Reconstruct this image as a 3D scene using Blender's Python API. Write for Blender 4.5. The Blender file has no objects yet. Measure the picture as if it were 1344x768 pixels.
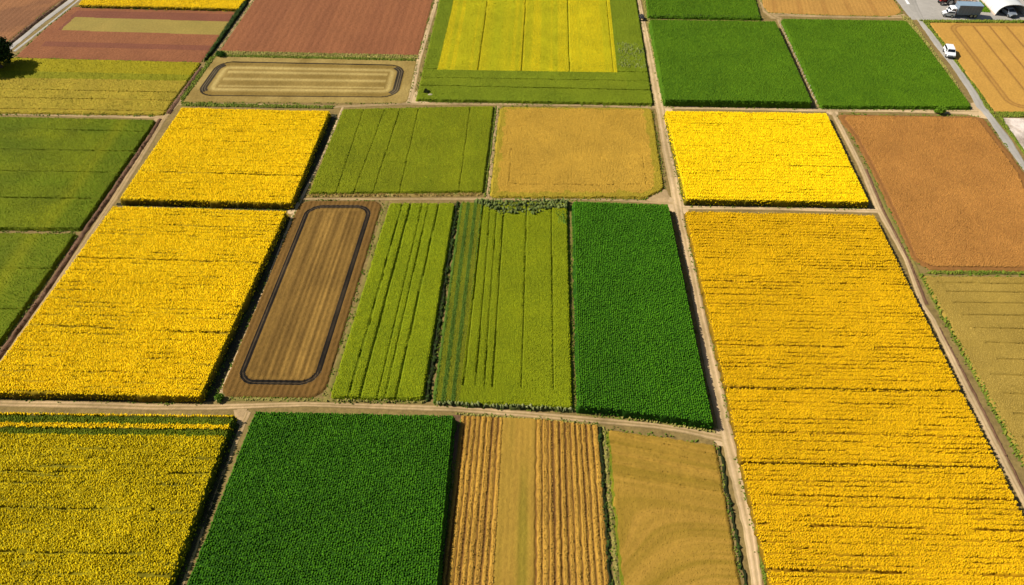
import bpy, math, random
import numpy as np
from mathutils import Vector, Euler

rng = np.random.default_rng(7)
random.seed(7)
C = bpy.context.scene.collection
R = math.radians

# ------------------------------------------------------------------ camera model
FPX, CAMH, PITCH, YAW = 896.0, 75.0, R(47.7), R(2.4)
fw = np.array([-math.sin(YAW)*math.cos(PITCH), math.cos(YAW)*math.cos(PITCH), -math.sin(PITCH)])
rt = np.array([math.cos(YAW), math.sin(YAW), 0.0])
up = np.cross(rt, fw)

def at(px, py, z=0.0):
    """survey point of the photograph -> point on the level z"""
    d = fw + rt*((px-672.0)/FPX) - up*((py-384.0)/FPX)
    k = (z-CAMH)/d[2]
    return np.array([d[0]*k, d[1]*k, z])

# ------------------------------------------------------------------ noise
def _h(ix, iy, seed):
    n = (ix.astype(np.int64)*374761393 + iy.astype(np.int64)*668265263 + seed*1442695041) & 0x7fffffff
    n = ((n ^ (n >> 13))*1274126177) & 0x7fffffff
    return ((n ^ (n >> 16)) & 0xffff)/65535.0

def vnoise(x, y, seed=0):
    ix = np.floor(x); iy = np.floor(y)
    fx = x-ix; fy = y-iy
    fx = fx*fx*(3-2*fx); fy = fy*fy*(3-2*fy)
    a = _h(ix, iy, seed); b = _h(ix+1, iy, seed); c = _h(ix, iy+1, seed); d = _h(ix+1, iy+1, seed)
    return (a*(1-fx)+b*fx)*(1-fy) + (c*(1-fx)+d*fx)*fy

def fbm(x, y, seed=0, o=3):
    s = 0; a = 0.5; t = 0
    for i in range(o):
        s = s + a*vnoise(x*2**i, y*2**i, seed+i*17); t += a; a *= .55
    return s/t

# ------------------------------------------------------------------ materials
def _n(nt, t, **kw):
    n = nt.nodes.new(t)
    for k, v in kw.items(): setattr(n, k, v)
    return n

def mixcol(nt, fac, a, b):
    m = _n(nt, 'ShaderNodeMix', data_type='RGBA')
    for sock, v in ((m.inputs[0], fac), (m.inputs[6], a), (m.inputs[7], b)):
        if isinstance(v, (int, float)): sock.default_value = v
        elif isinstance(v, tuple): sock.default_value = (*v, 1)
        else: nt.links.new(v, sock)
    return m.outputs[2]

def math_n(nt, op, a, b=None, c=None):
    m = _n(nt, 'ShaderNodeMath', operation=op)
    for i, v in enumerate((a, b, c)):
        if v is None: continue
        if isinstance(v, (int, float)): m.inputs[i].default_value = v
        else: nt.links.new(v, m.inputs[i])
    return m.outputs[0]

def crop_mat(name, A, B=None, Ct=None, D=None, patch=.12, grain=.18, ps=.14, gs=2.2, bump=0.0, rough=.9):
    """A/B: ground cover colours mixed by 'tone'; Ct/D: plant top colours mixed by 'rnd'; 'stem' goes from ground to plant top"""
    B = B or A; Ct = Ct or A; D = D or Ct
    m = bpy.data.materials.new(name); m.use_nodes = True
    nt = m.node_tree; bs = nt.nodes['Principled BSDF']
    bs.inputs['Roughness'].default_value = rough
    bs.inputs['Specular IOR Level'].default_value = .12
    at_ = {k: _n(nt, 'ShaderNodeAttribute', attribute_name=k).outputs['Fac'] for k in ('tone', 'stem', 'rnd')}
    tc = _n(nt, 'ShaderNodeTexCoord').outputs['Object']
    n1 = _n(nt, 'ShaderNodeTexNoise'); n1.inputs['Scale'].default_value = ps; n1.inputs['Detail'].default_value = 4
    n2 = _n(nt, 'ShaderNodeTexNoise'); n2.inputs['Scale'].default_value = gs; n2.inputs['Detail'].default_value = 5; n2.inputs['Roughness'].default_value = .7
    nt.links.new(tc, n1.inputs['Vector']); nt.links.new(tc, n2.inputs['Vector'])
    tn = math_n(nt, 'ADD', at_['tone'], math_n(nt, 'MULTIPLY', math_n(nt, 'SUBTRACT', n1.outputs[0], .5), .5))
    tn.node.use_clamp = True
    base = mixcol(nt, tn, A, B)
    top = mixcol(nt, at_['rnd'], Ct, D)
    col = mixcol(nt, at_['stem'], base, top)
    v = math_n(nt, 'MULTIPLY_ADD', math_n(nt, 'SUBTRACT', n1.outputs[0], .5), 2*patch*2, 1.0)
    v = math_n(nt, 'MULTIPLY_ADD', math_n(nt, 'SUBTRACT', n2.outputs[0], .5), 2*grain*2, v)
    hs = _n(nt, 'ShaderNodeHueSaturation')
    nt.links.new(col, hs.inputs['Color']); nt.links.new(v, hs.inputs['Value'])
    nt.links.new(hs.outputs[0], bs.inputs['Base Color'])
    if bump:
        b = _n(nt, 'ShaderNodeBump'); b.inputs['Strength'].default_value = bump; b.inputs['Distance'].default_value = .25
        nt.links.new(n2.outputs[0], b.inputs['Height']); nt.links.new(b.outputs[0], bs.inputs['Normal'])
    return m

def plain(name, col, rough=.6, metal=0.0, var=.08, scale=1.5, spec=.4):
    m = bpy.data.materials.new(name); m.use_nodes = True
    nt = m.node_tree; bs = nt.nodes['Principled BSDF']
    bs.inputs['Roughness'].default_value = rough; bs.inputs['Metallic'].default_value = metal
    bs.inputs['Specular IOR Level'].default_value = spec
    tc = _n(nt, 'ShaderNodeTexCoord').outputs['Object']
    n = _n(nt, 'ShaderNodeTexNoise'); n.inputs['Scale'].default_value = scale; n.inputs['Detail'].default_value = 5
    nt.links.new(tc, n.inputs['Vector'])
    hs = _n(nt, 'ShaderNodeHueSaturation'); hs.inputs['Color'].default_value = (*col, 1)
    nt.links.new(math_n(nt, 'MULTIPLY_ADD', math_n(nt, 'SUBTRACT', n.outputs[0], .5), var*4, 1.0), hs.inputs['Value'])
    nt.links.new(hs.outputs[0], bs.inputs['Base Color'])
    return m

# ------------------------------------------------------------------ mesh helpers
class Buf:
    def __init__(s): s.V = []; s.F = {3: [], 4: []}; s.A = []; s.n = 0
    def add(s, V, F, tone, stem, rnd):
        V = np.asarray(V, float); F = np.asarray(F, np.int64)
        if len(V) == 0 or len(F) == 0: return
        s.V.append(V); s.F[F.shape[1]].append(F+s.n)
        o = np.ones(len(V))
        s.A.append(np.stack([o*tone, o*stem, o*rnd], 1)); s.n += len(V)
    def build(s, name, mat, parent=None, origin=(0, 0, 0), smooth=False):
        V = np.concatenate(s.V)-np.asarray(origin); A = np.concatenate(s.A)
        f3 = np.concatenate(s.F[3]) if s.F[3] else np.zeros((0, 3), np.int64)
        f4 = np.concatenate(s.F[4]) if s.F[4] else np.zeros((0, 4), np.int64)
        used = np.zeros(len(V), bool); used[f3.ravel()] = True; used[f4.ravel()] = True
        re = np.cumsum(used)-1; V = V[used]; A = A[used]; f3 = re[f3]; f4 = re[f4]
        me = bpy.data.meshes.new(name)
        me.vertices.add(len(V)); me.vertices.foreach_set('co', V.astype(np.float32).ravel())
        nl = f3.size+f4.size; me.loops.add(nl)
        me.loops.foreach_set('vertex_index', np.concatenate([f4.ravel(), f3.ravel()]).astype(np.int32))
        me.polygons.add(len(f3)+len(f4))
        st = np.concatenate([np.arange(len(f4))*4, f4.size+np.arange(len(f3))*3]).astype(np.int32)
        me.polygons.foreach_set('loop_start', st)
        me.update(calc_edges=True); me.validate()
        for i, k in enumerate(('tone', 'stem', 'rnd')):
            a = me.attributes.new(k, 'FLOAT', 'POINT'); a.data.foreach_set('value', A[:, i].astype(np.float32))
        if smooth: me.shade_smooth()
        me.materials.append(mat)
        o = bpy.data.objects.new(name, me); C.objects.link(o)
        if parent: o.parent = parent
        else: o.location = origin
        return o

def tag(o, label=None, cat=None, group=None, kind=None):
    if label: o['label'] = label
    if cat: o['category'] = cat
    if group: o['group'] = group
    if kind: o['kind'] = kind
    return o

def empty(name, loc, rz=0):
    o = bpy.data.objects.new(name, None); C.objects.link(o)
    o.location = loc; o.rotation_euler = (0, 0, rz); o.empty_display_size = .5
    return o

def tuft_geo(P, r, h, lean=(0, 0), k=6, star=.5):
    """leafy clumps: a star of k facets rising to an off-centre tip"""
    N = len(P)
    a = rng.uniform(0, 6.283, (N, 1)) + np.arange(k)*6.283/k + rng.uniform(-.3, .3, (N, k))
    rad = np.asarray(r).reshape(-1, 1)*rng.uniform(.75, 1.25, (N, k))*np.where(np.arange(k) % 2, star, 1.0)
    hh = np.asarray(h).reshape(-1)*np.ones(N)
    ring = np.stack([P[:, None, 0]+rad*np.cos(a), P[:, None, 1]+rad*np.sin(a), P[:, None, 2]+hh[:, None]*rng.uniform(-.15, .3, (N, k))], 2)
    rm = np.asarray(r).reshape(-1)*np.ones(N)
    tip = P + np.stack([rm*rng.uniform(-.4, .4, N)+lean[0]*hh, rm*rng.uniform(-.4, .4, N)+lean[1]*hh, hh], 1)
    V = np.concatenate([ring, tip[:, None]], 1).reshape(-1, 3)
    i = np.arange(k); f = np.stack([i, (i+1) % k, np.full(k, k)], 1)
    F = (f[None]+(np.arange(N)*(k+1))[:, None, None]).reshape(-1, 3)
    return V, F, k+1

# ------------------------------------------------------------------ patches between four surveyed edges
class F_: pass

class Patch:
    def __init__(s, tl, tr, br, bl, z=0.0, top=(), right=(), bottom=(), left=()):
        def edge(a, mid, b):
            P = np.array([at(*p, z)[:2] for p in (a, *mid, b)])
            Q = [P[0]]                                   # resample with soft corners
            d = np.r_[0, np.cumsum(np.hypot(*np.diff(P, axis=0).T))]
            return P, d/d[-1], d[-1]
        s.e = dict(top=edge(tl, top, tr), right=edge(tr, right, br), bottom=edge(bl, bottom, br), left=edge(tl, left, bl))
        s.W = (s.e['top'][2]+s.e['bottom'][2])/2; s.L = (s.e['left'][2]+s.e['right'][2])/2
        s.z = z; s.c = np.append(s.xy(np.array([.5]), np.array([.5]))[0], 0)
    def ev(s, k, u):
        P, d, _ = s.e[k]
        return np.stack([np.interp(u, d, P[:, 0]), np.interp(u, d, P[:, 1])], -1)
    def xy(s, a, b):
        T, B, L, Rr = s.ev('top', a), s.ev('bottom', a), s.ev('left', b), s.ev('right', b)
        tl, tr, bl, br = s.e['top'][0][0], s.e['top'][0][-1], s.e['bottom'][0][0], s.e['bottom'][0][-1]
        a = np.asarray(a)[..., None]; b = np.asarray(b)[..., None]
        return (1-b)*T+b*B+(1-a)*L+a*Rr-((1-a)*(1-b)*tl+a*(1-b)*tr+(1-a)*b*bl+a*b*br)
    def f(s, a, b, rad=0.0):
        f = F_(); f.s = a; f.t = b; f.W = s.W; f.L = s.L; f.S = a*s.W; f.T = b*s.L
        xy = s.xy(a, b); f.x = xy[..., 0]; f.y = xy[..., 1]; f.p = s
        f.d = rr(f, 0, rad); f.n = vnoise(f.x*.9, f.y*.9, 3)
        return f

def rr(f, inset, r, l=None, ri=None, t=None, b=None):
    l = inset if l is None else l; ri = inset if ri is None else ri; t = inset if t is None else t; b = inset if b is None else b
    dx = np.minimum(f.S-l, (f.W-ri)-f.S); dy = np.minimum(f.T-t, (f.L-b)-f.T)
    qx = np.maximum(r-dx, 0); qy = np.maximum(r-dy, 0)
    return np.minimum(np.minimum(dx, dy), r-np.hypot(qx, qy)) if r > 0 else np.minimum(dx, dy)

def sm(a, b, x): return (lambda u: u*u*(3-2*u))(np.clip((x-a)/(b-a), 0, 1))
def vl(f, s0, s1, w, wob=.03): return np.abs((f.s-(s0+(s1-s0)*f.t))*f.W + wob*(vnoise(f.T*.35, f.T*0+s0*90, 5)-.5)*2) < w/2
def hl(f, t0, t1, w, wob=.05): return np.abs((f.t-(t0+(t1-t0)*f.s))*f.L + wob*(vnoise(f.S*.35, f.S*0+t0*90, 6)-.5)*2) < w/2

RES = .22
PLOTS = []
def field(name, label, cat, patch, parts, reg=None, z=None, tone=None, tufts=(), rad=0.0, edge=.25, kind='thing', res=RES, base=.015, group=None, wob=.12):
    """parts: [(name, material, label or None)]; reg -> which part; z -> height; tufts: dicts of plant rows"""
    p = patch
    if kind == 'thing' and cat and 'field' in cat: PLOTS.append((p, rad))
    reg = reg or (lambda f: np.zeros(f.s.shape, int))
    z = z or (lambda f: 0*f.s); tone = tone or (lambda f: 0*f.s+.5)
    single = len(parts) == 1 and kind != 'thing'
    ni, nj = max(4, int(p.W/res)), max(4, int(p.L/res))
    a, b = np.meshgrid(np.linspace(0, 1, ni+1), np.linspace(0, 1, nj+1))
    f = p.f(a, b, rad)
    wb = wob*(fbm(f.x*1.1, f.y*1.1, 9)-.5)*2
    f.x = f.x + wb*(f.d < .4); f.y = f.y + wb*(f.d < .4)
    zz = z(f)
    lift = sm(0, edge, f.d)
    Z = base + zz*lift
    V = np.stack([f.x, f.y, Z], -1).reshape(-1, 3)
    idx = np.arange((ni+1)*(nj+1)).reshape(nj+1, ni+1)
    Q = np.stack([idx[:-1, :-1], idx[1:, :-1], idx[1:, 1:], idx[:-1, 1:]], -1).reshape(-1, 4)
    ac, bc = (a[:-1, :-1]+a[1:, 1:])/2, (b[:-1, :-1]+b[1:, 1:])/2
    fc = p.f(ac, bc, rad); rid = reg(fc).reshape(-1); ok = (fc.d > -.02).reshape(-1)
    tn = tone(f).reshape(-1)
    bufs = [Buf() for _ in parts]
    for i in range(len(parts)):
        k = ok & (rid == i)
        bufs[i].add(V, Q[k], tn, 0, .5)
    for tu in tufts:
        pit = tu.get('pitch', .33); row = tu.get('row', pit)
        if tu.get('dir', 'h') == 'h': nr, nc = int(p.L/row), int(p.W/pit)
        else: nr, nc = int(p.W/row), int(p.L/pit)
        jr = tu.get('jr', .35)
        ii, jj = np.meshgrid(np.arange(nr), np.arange(nc), indexing='ij')
        u = ((ii+.5+rng.uniform(-jr, jr, ii.shape))/nr).ravel(); v = ((jj+rng.uniform(0, 1, jj.shape))/nc).ravel()
        rowid = ii.ravel()
        s_, t_ = (v, u) if tu.get('dir', 'h') == 'h' else (u, v)
        g = p.f(s_, t_, rad); g.row = rowid
        r_ = reg(g); keep = g.d > tu.get('inset', .06)
        if 'part' in tu: keep &= np.isin(r_, np.atleast_1d(tu['part']))
        if 'keep' in tu: keep &= tu['keep'](g)
        zb = base + z(g)*sm(0, edge, g.d)
        hm = tu['h']*(tu['hf'](g) if 'hf' in tu else 1.0)
        P = np.stack([g.x, g.y, zb-.12*tu['h']], 1)
        n = len(P); H = hm*rng.uniform(.7, 1.25, n)
        rnd_ = np.clip(rng.normal(.5, .25, n)+ .5*(fbm(g.x*.35, g.y*.35, 21)-.5), 0, 1)
        if 'rnd' in tu: rnd_ = np.clip(rnd_*.6+tu['rnd'](g)*.4, 0, 1) if not tu.get('rnd_only') else tu['rnd'](g)
        for i in range(len(parts)):
            k = keep & (r_ == i)
            if not k.any(): continue
            Vt, Ft, m = tuft_geo(P[k], tu['r']*rng.uniform(.75, 1.3, k.sum()), H[k], tu.get('lean', (0, 0)), tu.get('k', 6), tu.get('star', .5))
            stem = np.tile(np.r_[np.full(m-1, tu.get('low', .55)), 1.0], k.sum())
            bufs[i].add(Vt, Ft, .5, stem, np.repeat(rnd_[k], m))
    if single:
        o = bufs[0].build(name, parts[0][1], None, p.c)
        return tag(o, label, cat, group, kind)
    root = empty(name, p.c); tag(root, label, cat, group, kind)
    for i, pt in enumerate(parts):
        if bufs[i].V:
            o = bufs[i].build(pt[0], pt[1], root, p.c)
            if len(pt) > 2 and pt[2]: o['label'] = pt[2]
    return root

def tof(py, ytop, ybot, x=672, z=0.0):
    """row of the photograph -> fraction of the way down a field"""
    y = at(x, py, z)[1]; a = at(x, ytop, z)[1]; b = at(x, ybot, z)[1]
    return (a-y)/(a-b)

def ribbon(name, left, right, mat, label=None, cat=None, kind='structure', z=.03, nw=9, wear=True, h=None, wob=.18):
    """path between two surveyed edges, with wheel ruts"""
    def poly(P):
        P = np.array([at(*p)[:2] for p in P]); d = np.r_[0, np.cumsum(np.hypot(*np.diff(P, axis=0).T))]; return P, d/d[-1], d[-1]
    (A, da, la), (B, db, lb) = poly(left), poly(right)
    n = max(6, int(max(la, lb)/.3)); v = np.linspace(0, 1, n+1)
    a = np.stack([np.interp(v, da, A[:, i]) for i in (0, 1)], 1); b = np.stack([np.interp(v, db, B[:, i]) for i in (0, 1)], 1)
    u = np.linspace(0, 1, nw)
    P = a[:, None]*(1-u)[None, :, None]+b[:, None]*u[None, :, None]
    w = np.hypot(*(b-a).T).mean()
    j = (fbm(P[..., 0]*.9, P[..., 1]*.9, 31)-.5)*2*wob
    j = j*np.minimum(1, w/2.5)
    P = P + j[..., None]*np.array([1.0, .4])
    ruts = np.minimum(np.abs(u-.27), np.abs(u-.73))
    tone = np.clip(1-ruts/.17, 0, 1)[None, :]*(.6+.4*fbm(P[..., 0]*.3, P[..., 1]*.3, 8)) if wear else fbm(P[..., 0]*.5, P[..., 1]*.5, 8)
    Z = z + (.03*(fbm(P[..., 0]*1.2, P[..., 1]*1.2, 12)) - .03*tone) + .012
    Z[:, 0] = z-.02; Z[:, -1] = z-.02
    V = np.concatenate([P, Z[..., None]], 2).reshape(-1, 3)
    idx = np.arange((n+1)*nw).reshape(n+1, nw)
    Q = np.stack([idx[:-1, :-1], idx[1:, :-1], idx[1:, 1:], idx[:-1, 1:]], -1).reshape(-1, 4)
    e1 = V[Q[:, 1]]-V[Q[:, 0]]; e2 = V[Q[:, 3]]-V[Q[:, 0]]
    fl = (e1[:, 0]*e2[:, 1]-e1[:, 1]*e2[:, 0]) < 0
    Q[fl] = Q[fl][:, ::-1]
    bf = Buf(); bf.add(V, Q, tone.reshape(-1) if tone.size == len(V) else np.broadcast_to(tone, P.shape[:2]).reshape(-1), 0, .5)
    o = bf.build(name, mat)
    return tag(o, label, cat, None, kind)

# ------------------------------------------------------------------ sky, sun, camera
SUN_EL, SH_AZ = R(40), R(-14)           # shadows run to the right and a little towards the viewer
w = bpy.data.worlds.new('World'); bpy.context.scene.world = w; w.use_nodes = True
nt = w.node_tree; bg = nt.nodes['Background']
sky = nt.nodes.new('ShaderNodeTexSky'); sky.sky_type = 'NISHITA'; sky.sun_disc = False
sky.sun_elevation = SUN_EL; sky.sun_rotation = math.atan2(-math.cos(SH_AZ), -math.sin(SH_AZ))
nt.links.new(sky.outputs[0], bg.inputs['Color']); bg.inputs['Strength'].default_value = .05
sl = bpy.data.lights.new('sun', 'SUN'); sl.energy = 4.6; sl.angle = R(.5); sl.color = (1, .95, .86)
so = bpy.data.objects.new('sun', sl); C.objects.link(so)
dv = Vector((math.cos(SH_AZ)*math.cos(SUN_EL), math.sin(SH_AZ)*math.cos(SUN_EL), -math.sin(SUN_EL)))
so.rotation_euler = dv.to_track_quat('-Z', 'Y').to_euler(); so.location = (-60, 120, 120)
cam = bpy.data.cameras.new('camera'); co = bpy.data.objects.new('camera', cam); C.objects.link(co)
cam.sensor_width = 36; cam.lens = FPX/1344*36; cam.clip_end = 6000; cam.clip_start = .5
co.location = (0, 0, CAMH); co.rotation_euler = (math.pi/2-PITCH, 0, YAW)
sc = bpy.context.scene; sc.camera = co
sc.view_settings.view_transform = 'Standard'; sc.view_settings.look = 'None'
sc.view_settings.gamma = 1; sc.view_settings.exposure = 0.5; sc.view_settings.use_curve_mapping = False

# ------------------------------------------------------------------ ground
m_ground = crop_mat('dry_earth_grass', (.22, .15, .05), (.13, .12, .03), patch=.2, grain=.35, ps=.3, gs=1.6, bump=.4)
me = bpy.data.meshes.new('ground'); g = 4000
me.from_pydata([(-g, -g, 0), (g, -g, 0), (g, g, 0), (-g, g, 0)], [], [(0, 1, 2, 3)]); me.materials.append(m_ground)
o = bpy.data.objects.new('ground', me); C.objects.link(o); tag(o, kind='structure', label='dry earth and grass between the fields')

# ------------------------------------------------------------------ materials
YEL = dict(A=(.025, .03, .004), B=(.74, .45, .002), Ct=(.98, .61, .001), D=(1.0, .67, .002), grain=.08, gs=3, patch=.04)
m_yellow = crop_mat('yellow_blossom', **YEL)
m_gold = crop_mat('golden_blossom', (.12, .07, .004), (.48, .255, .003), (.67, .385, .0015), (.78, .46, .003), grain=.12, gs=3, patch=.06)
m_yelolive = crop_mat('thin_yellow_blossom', (.03, .035, .004), (.50, .38, .003), (.60, .45, .002), (.72, .52, .002), grain=.14, gs=3, patch=.12)
m_blossom_edge = m_yellow
m_maize = crop_mat('deep_green_leaves', (.010, .045, .001), (.02, .07, .002), (.040, .16, .003), (.105, .285, .006), grain=.2, gs=3)
m_vivid = crop_mat('vivid_green_leaves', (.04, .10, .003), (.065, .14, .003), (.062, .14, .002), (.115, .205, .004), grain=.14, gs=2.5, patch=.1)
m_green5 = crop_mat('olive_green_leaves', (.11, .14, .002), (.19, .195, .003), (.095, .17, .002), (.28, .285, .003), grain=.12, gs=2.5, patch=.2)
m_olive = crop_mat('yellow_green_leaves', (.10, .13, .004), (.15, .16, .004), (.22, .25, .006), (.36, .33, .006), grain=.16, gs=3, patch=.14)
m_olive2 = crop_mat('moss_green_leaves', (.09, .11, .006), (.14, .14, .006), (.16, .20, .006), (.27, .26, .010), grain=.15, gs=3, patch=.14)
m_bluegreen = crop_mat('blue_green_leaves', (.045, .09, .008), (.07, .11, .010), (.07, .15, .010), (.15, .23, .025), grain=.2, gs=3)
m_grass = crop_mat('verge_grass', (.06, .085, .010), (.15, .14, .02), (.08, .16, .008), (.24, .25, .03), grain=.2, gs=2)
m_drygrass = crop_mat('dry_verge_grass', (.16, .13, .03), (.24, .19, .05), (.22, .22, .04), (.42, .35, .10), grain=.2, gs=2)
m_darkhedge = crop_mat('dark_hedge_leaves', (.012, .018, .004), (.02, .022, .006), (.018, .04, .006), (.05, .085, .012), grain=.2, gs=2)
m_red = crop_mat('red_ploughed_soil', (.265, .098, .037), (.21, .075, .03), patch=.1, grain=.16, gs=1.6, bump=.8)
m_reddark = crop_mat('plum_soil', (.205, .07, .034), (.17, .058, .03), patch=.1, grain=.15, bump=.6)
m_brown = crop_mat('brown_soil', (.27, .115, .042), (.20, .085, .034), patch=.12, grain=.15, bump=.5)
m_rust = crop_mat('ripe_brown_ears', (.31, .135, .032), (.37, .175, .04), (.34, .15, .030), (.47, .225, .048), patch=.12, grain=.15, gs=2.5)
m_rustedge = crop_mat('reddish_soil', (.27, .12, .03), (.21, .09, .024), patch=.12, grain=.2, bump=.6)
m_tan = crop_mat('ripe_tan_ears', (.34, .20, .024), (.43, .25, .028), (.42, .245, .026), (.56, .34, .05), patch=.12, grain=.14, gs=2.5)
m_tanolive = crop_mat('half_ripe_ears', (.25, .19, .014), (.36, .24, .02), (.27, .23, .014), (.42, .31, .03), patch=.15, grain=.15, gs=2.5)
m_wheat = crop_mat('golden_stubble', (.43, .225, .05), (.33, .16, .036), patch=.12, grain=.16, gs=2, bump=.5)
m_stub = crop_mat('khaki_stubble', (.20, .125, .024), (.43, .31, .10), patch=.12, grain=.2, gs=2, bump=.5)
m_contour = crop_mat('umber_soil', (.155, .083, .016), (.27, .15, .030), patch=.15, grain=.2, gs=2, bump=.6)
m_contour2 = crop_mat('umber_headland', (.17, .09, .018), (.14, .07, .015), patch=.15, grain=.2, gs=2, bump=.6)
m_black = crop_mat('black_wet_earth', (.009, .007, .005), (.20, .13, .06), patch=.2, grain=.3, gs=2, bump=.6)
m_dirt = crop_mat('pale_dirt', (.37, .26, .12), (.66, .46, .26), patch=.2, grain=.16, gs=1.4, bump=.3)
m_dirt2 = crop_mat('brown_dirt', (.26, .18, .07), (.54, .36, .19), patch=.2, grain=.2, gs=1.4, bump=.3)
m_bank = crop_mat('dark_bank_earth', (.13, .065, .035), (.20, .11, .06), patch=.2, grain=.3, gs=1.5, bump=.6)
m_asph = crop_mat('grey_asphalt', (.34, .31, .26), (.40, .36, .31), patch=.12, grain=.1, gs=1.0, bump=.1)
m_stone = crop_mat('stony_ground', (.42, .33, .25), (.60, .50, .42), (.10, .12, .03), (.2, .2, .06), patch=.25, grain=.3, gs=1.2, bump=.6)
m_orange = crop_mat('orange_stubble_rows', (.13, .06, .014), (.44, .24, .034), (.38, .20, .025), (.52, .31, .055), patch=.1, grain=.2, gs=2.5, bump=.5)

nz = lambda f, sc=1.1, seed=2: fbm(f.x*sc, f.y*sc, seed)

def gaps(seed, thr=.30, per=1):
    """rows of a standing crop, broken here and there"""
    def k(g):
        rowv = _h(g.row//per, g.row*0, seed)
        return fbm(g.S*.16+rowv*50, g.row*7.3, seed+3, 3) > thr-.32*(rowv > .5)+.22*(rowv > .93)
    return k

def blossom(name, label, pat, mat=None, h=1.4, lines=(), cat='flower field', pitch=.145, row=.19, seed=11, lw=.24, part='blossom_canopy', rowp=.8, deep=.5, th=.19, tr=.125, edge=.3, res=.18):
    """standing crop in drilled rows: troughs between rows open up here and there, a few longer wheel lines"""
    def cut(f): return np.any([hl(f, a, b, lw*(1+(i % 3)*.25), .10) & (fbm(f.S*.12, f.S*0+i*9+seed, 77) > .36) for i, (a, b) in enumerate(lines)], axis=0) if lines else np.zeros(f.s.shape, bool)
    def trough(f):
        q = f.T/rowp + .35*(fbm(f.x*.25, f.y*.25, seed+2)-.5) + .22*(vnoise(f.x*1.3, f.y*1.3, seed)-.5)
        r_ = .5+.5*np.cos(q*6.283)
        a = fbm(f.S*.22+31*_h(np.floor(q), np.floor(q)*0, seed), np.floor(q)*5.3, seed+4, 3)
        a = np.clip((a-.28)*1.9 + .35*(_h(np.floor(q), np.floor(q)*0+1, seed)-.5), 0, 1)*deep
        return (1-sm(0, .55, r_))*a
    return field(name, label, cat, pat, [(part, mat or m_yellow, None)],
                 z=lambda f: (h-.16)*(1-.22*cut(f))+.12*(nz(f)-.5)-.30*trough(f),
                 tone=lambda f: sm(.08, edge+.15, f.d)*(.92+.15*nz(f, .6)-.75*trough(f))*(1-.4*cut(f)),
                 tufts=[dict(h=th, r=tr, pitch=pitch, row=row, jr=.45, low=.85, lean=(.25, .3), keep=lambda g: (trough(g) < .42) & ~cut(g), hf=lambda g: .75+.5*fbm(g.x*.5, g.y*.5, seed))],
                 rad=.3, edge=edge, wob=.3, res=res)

def leafy(name, label, pat, mat, h, pitch=.24, row=None, d='v', cut=None, tone=None, r=.17, cat='crop field', rad=.4, low=.35, parts=None, reg=None, th=.5, jr=.35, hf=None, edge=.3, extra=(), res_=.16, **kw):
    cut = cut or (lambda f: np.zeros(f.s.shape, bool))
    body = max(h-th*.75, .04)
    return field(name, label, cat, pat, parts or [('leaf_canopy', mat, None)], reg=reg,
                 z=lambda f: body*(1-.5*cut(f))+(.1 if h > 1 else .035)*(nz(f)-.5), tone=tone or (lambda f: nz(f, .5)),
                 tufts=[dict(h=th, r=r, pitch=pitch, row=row or pitch*1.15, jr=jr, low=low, dir=d, keep=lambda g: ~cut(g), hf=hf, **kw) if hf else
                        dict(h=th, r=r, pitch=pitch, row=row or pitch*1.15, jr=jr, low=low, dir=d, keep=lambda g: ~cut(g), **kw), *extra],
                 rad=rad, edge=edge, wob=.25, res=res_)

def flat(name, label, pat, parts, reg=None, rows=.9, rd='v', amp=.05, tone=None, cat='ploughed field', rad=.5, tufts=(), **kw):
    def z(f):
        q = f.S if rd == 'v' else f.T
        return .06+amp*np.sin(q*6.283/rows+1.5*nz(f, .2))+.05*nz(f, 1.5)
    return field(name, label, cat, pat, parts, reg=reg, z=z, tone=tone or (lambda f: nz(f, .25)), rad=rad, edge=.3, tufts=tufts, **kw)

# ------------------------------------------------------------------ FIELDS, from the far edge to the near one
# brown bare field in the far left corner
flat('ploughed_field', 'bare brown soil field in the far left corner beside the grey lane',
     Patch((-220, -70), (120, -70), (8, 57), (-260, 57), right=[(82, -1), (42, 30)]), [('soil', m_brown)], rows=1.4, amp=.015, tone=lambda f: sm(.4, .6, nz(f, .12)))
# far yellow strip
blossom('flower_field', 'narrow bright yellow flower strip beyond the red striped soil field',
        Patch((150, -60, ), (368, -60), (313, 11), (101, 6), z=.9), h=.9, pitch=.22, row=.28, deep=.2)
# red field with an olive band
p = Patch((97, 9), (311, 14), (264, 82.5), (19, 76), left=[(62, 36)])
t1 = [tof(q, 11, 78, 180) for q in (19, 24.5, 41.5, 55, 61)]
def reg(f):
    band = (f.t > t1[1]+.02*f.s) & (f.t < t1[2]+.02*f.s) & (f.S > 3.2+1.5*f.t)
    dark = ((f.t > t1[0]-.05) & (f.t <= t1[1]+.02*f.s) & (f.S > 2.2)) | ((np.abs(f.t-t1[4]+.02) < .045) & (f.S > 3)) | ((f.S > 2.4+1.5*f.t) & (f.S < 3.4+1.5*f.t) & (f.t > t1[0]) & (f.t < t1[2]))
    return np.where(band, 1, np.where(dark, 2, 0))
flat('ploughed_field', 'terracotta soil field with one olive band across it, in front of the far yellow strip', p,
     [('soil', m_red), ('olive_band', crop_mat('olive_tan_stubble', (.30, .21, .045), (.25, .19, .04), patch=.1, grain=.15, bump=.4)), ('plum_band', m_reddark)], reg=reg, rd='h', rows=1.1, amp=.02)
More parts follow.
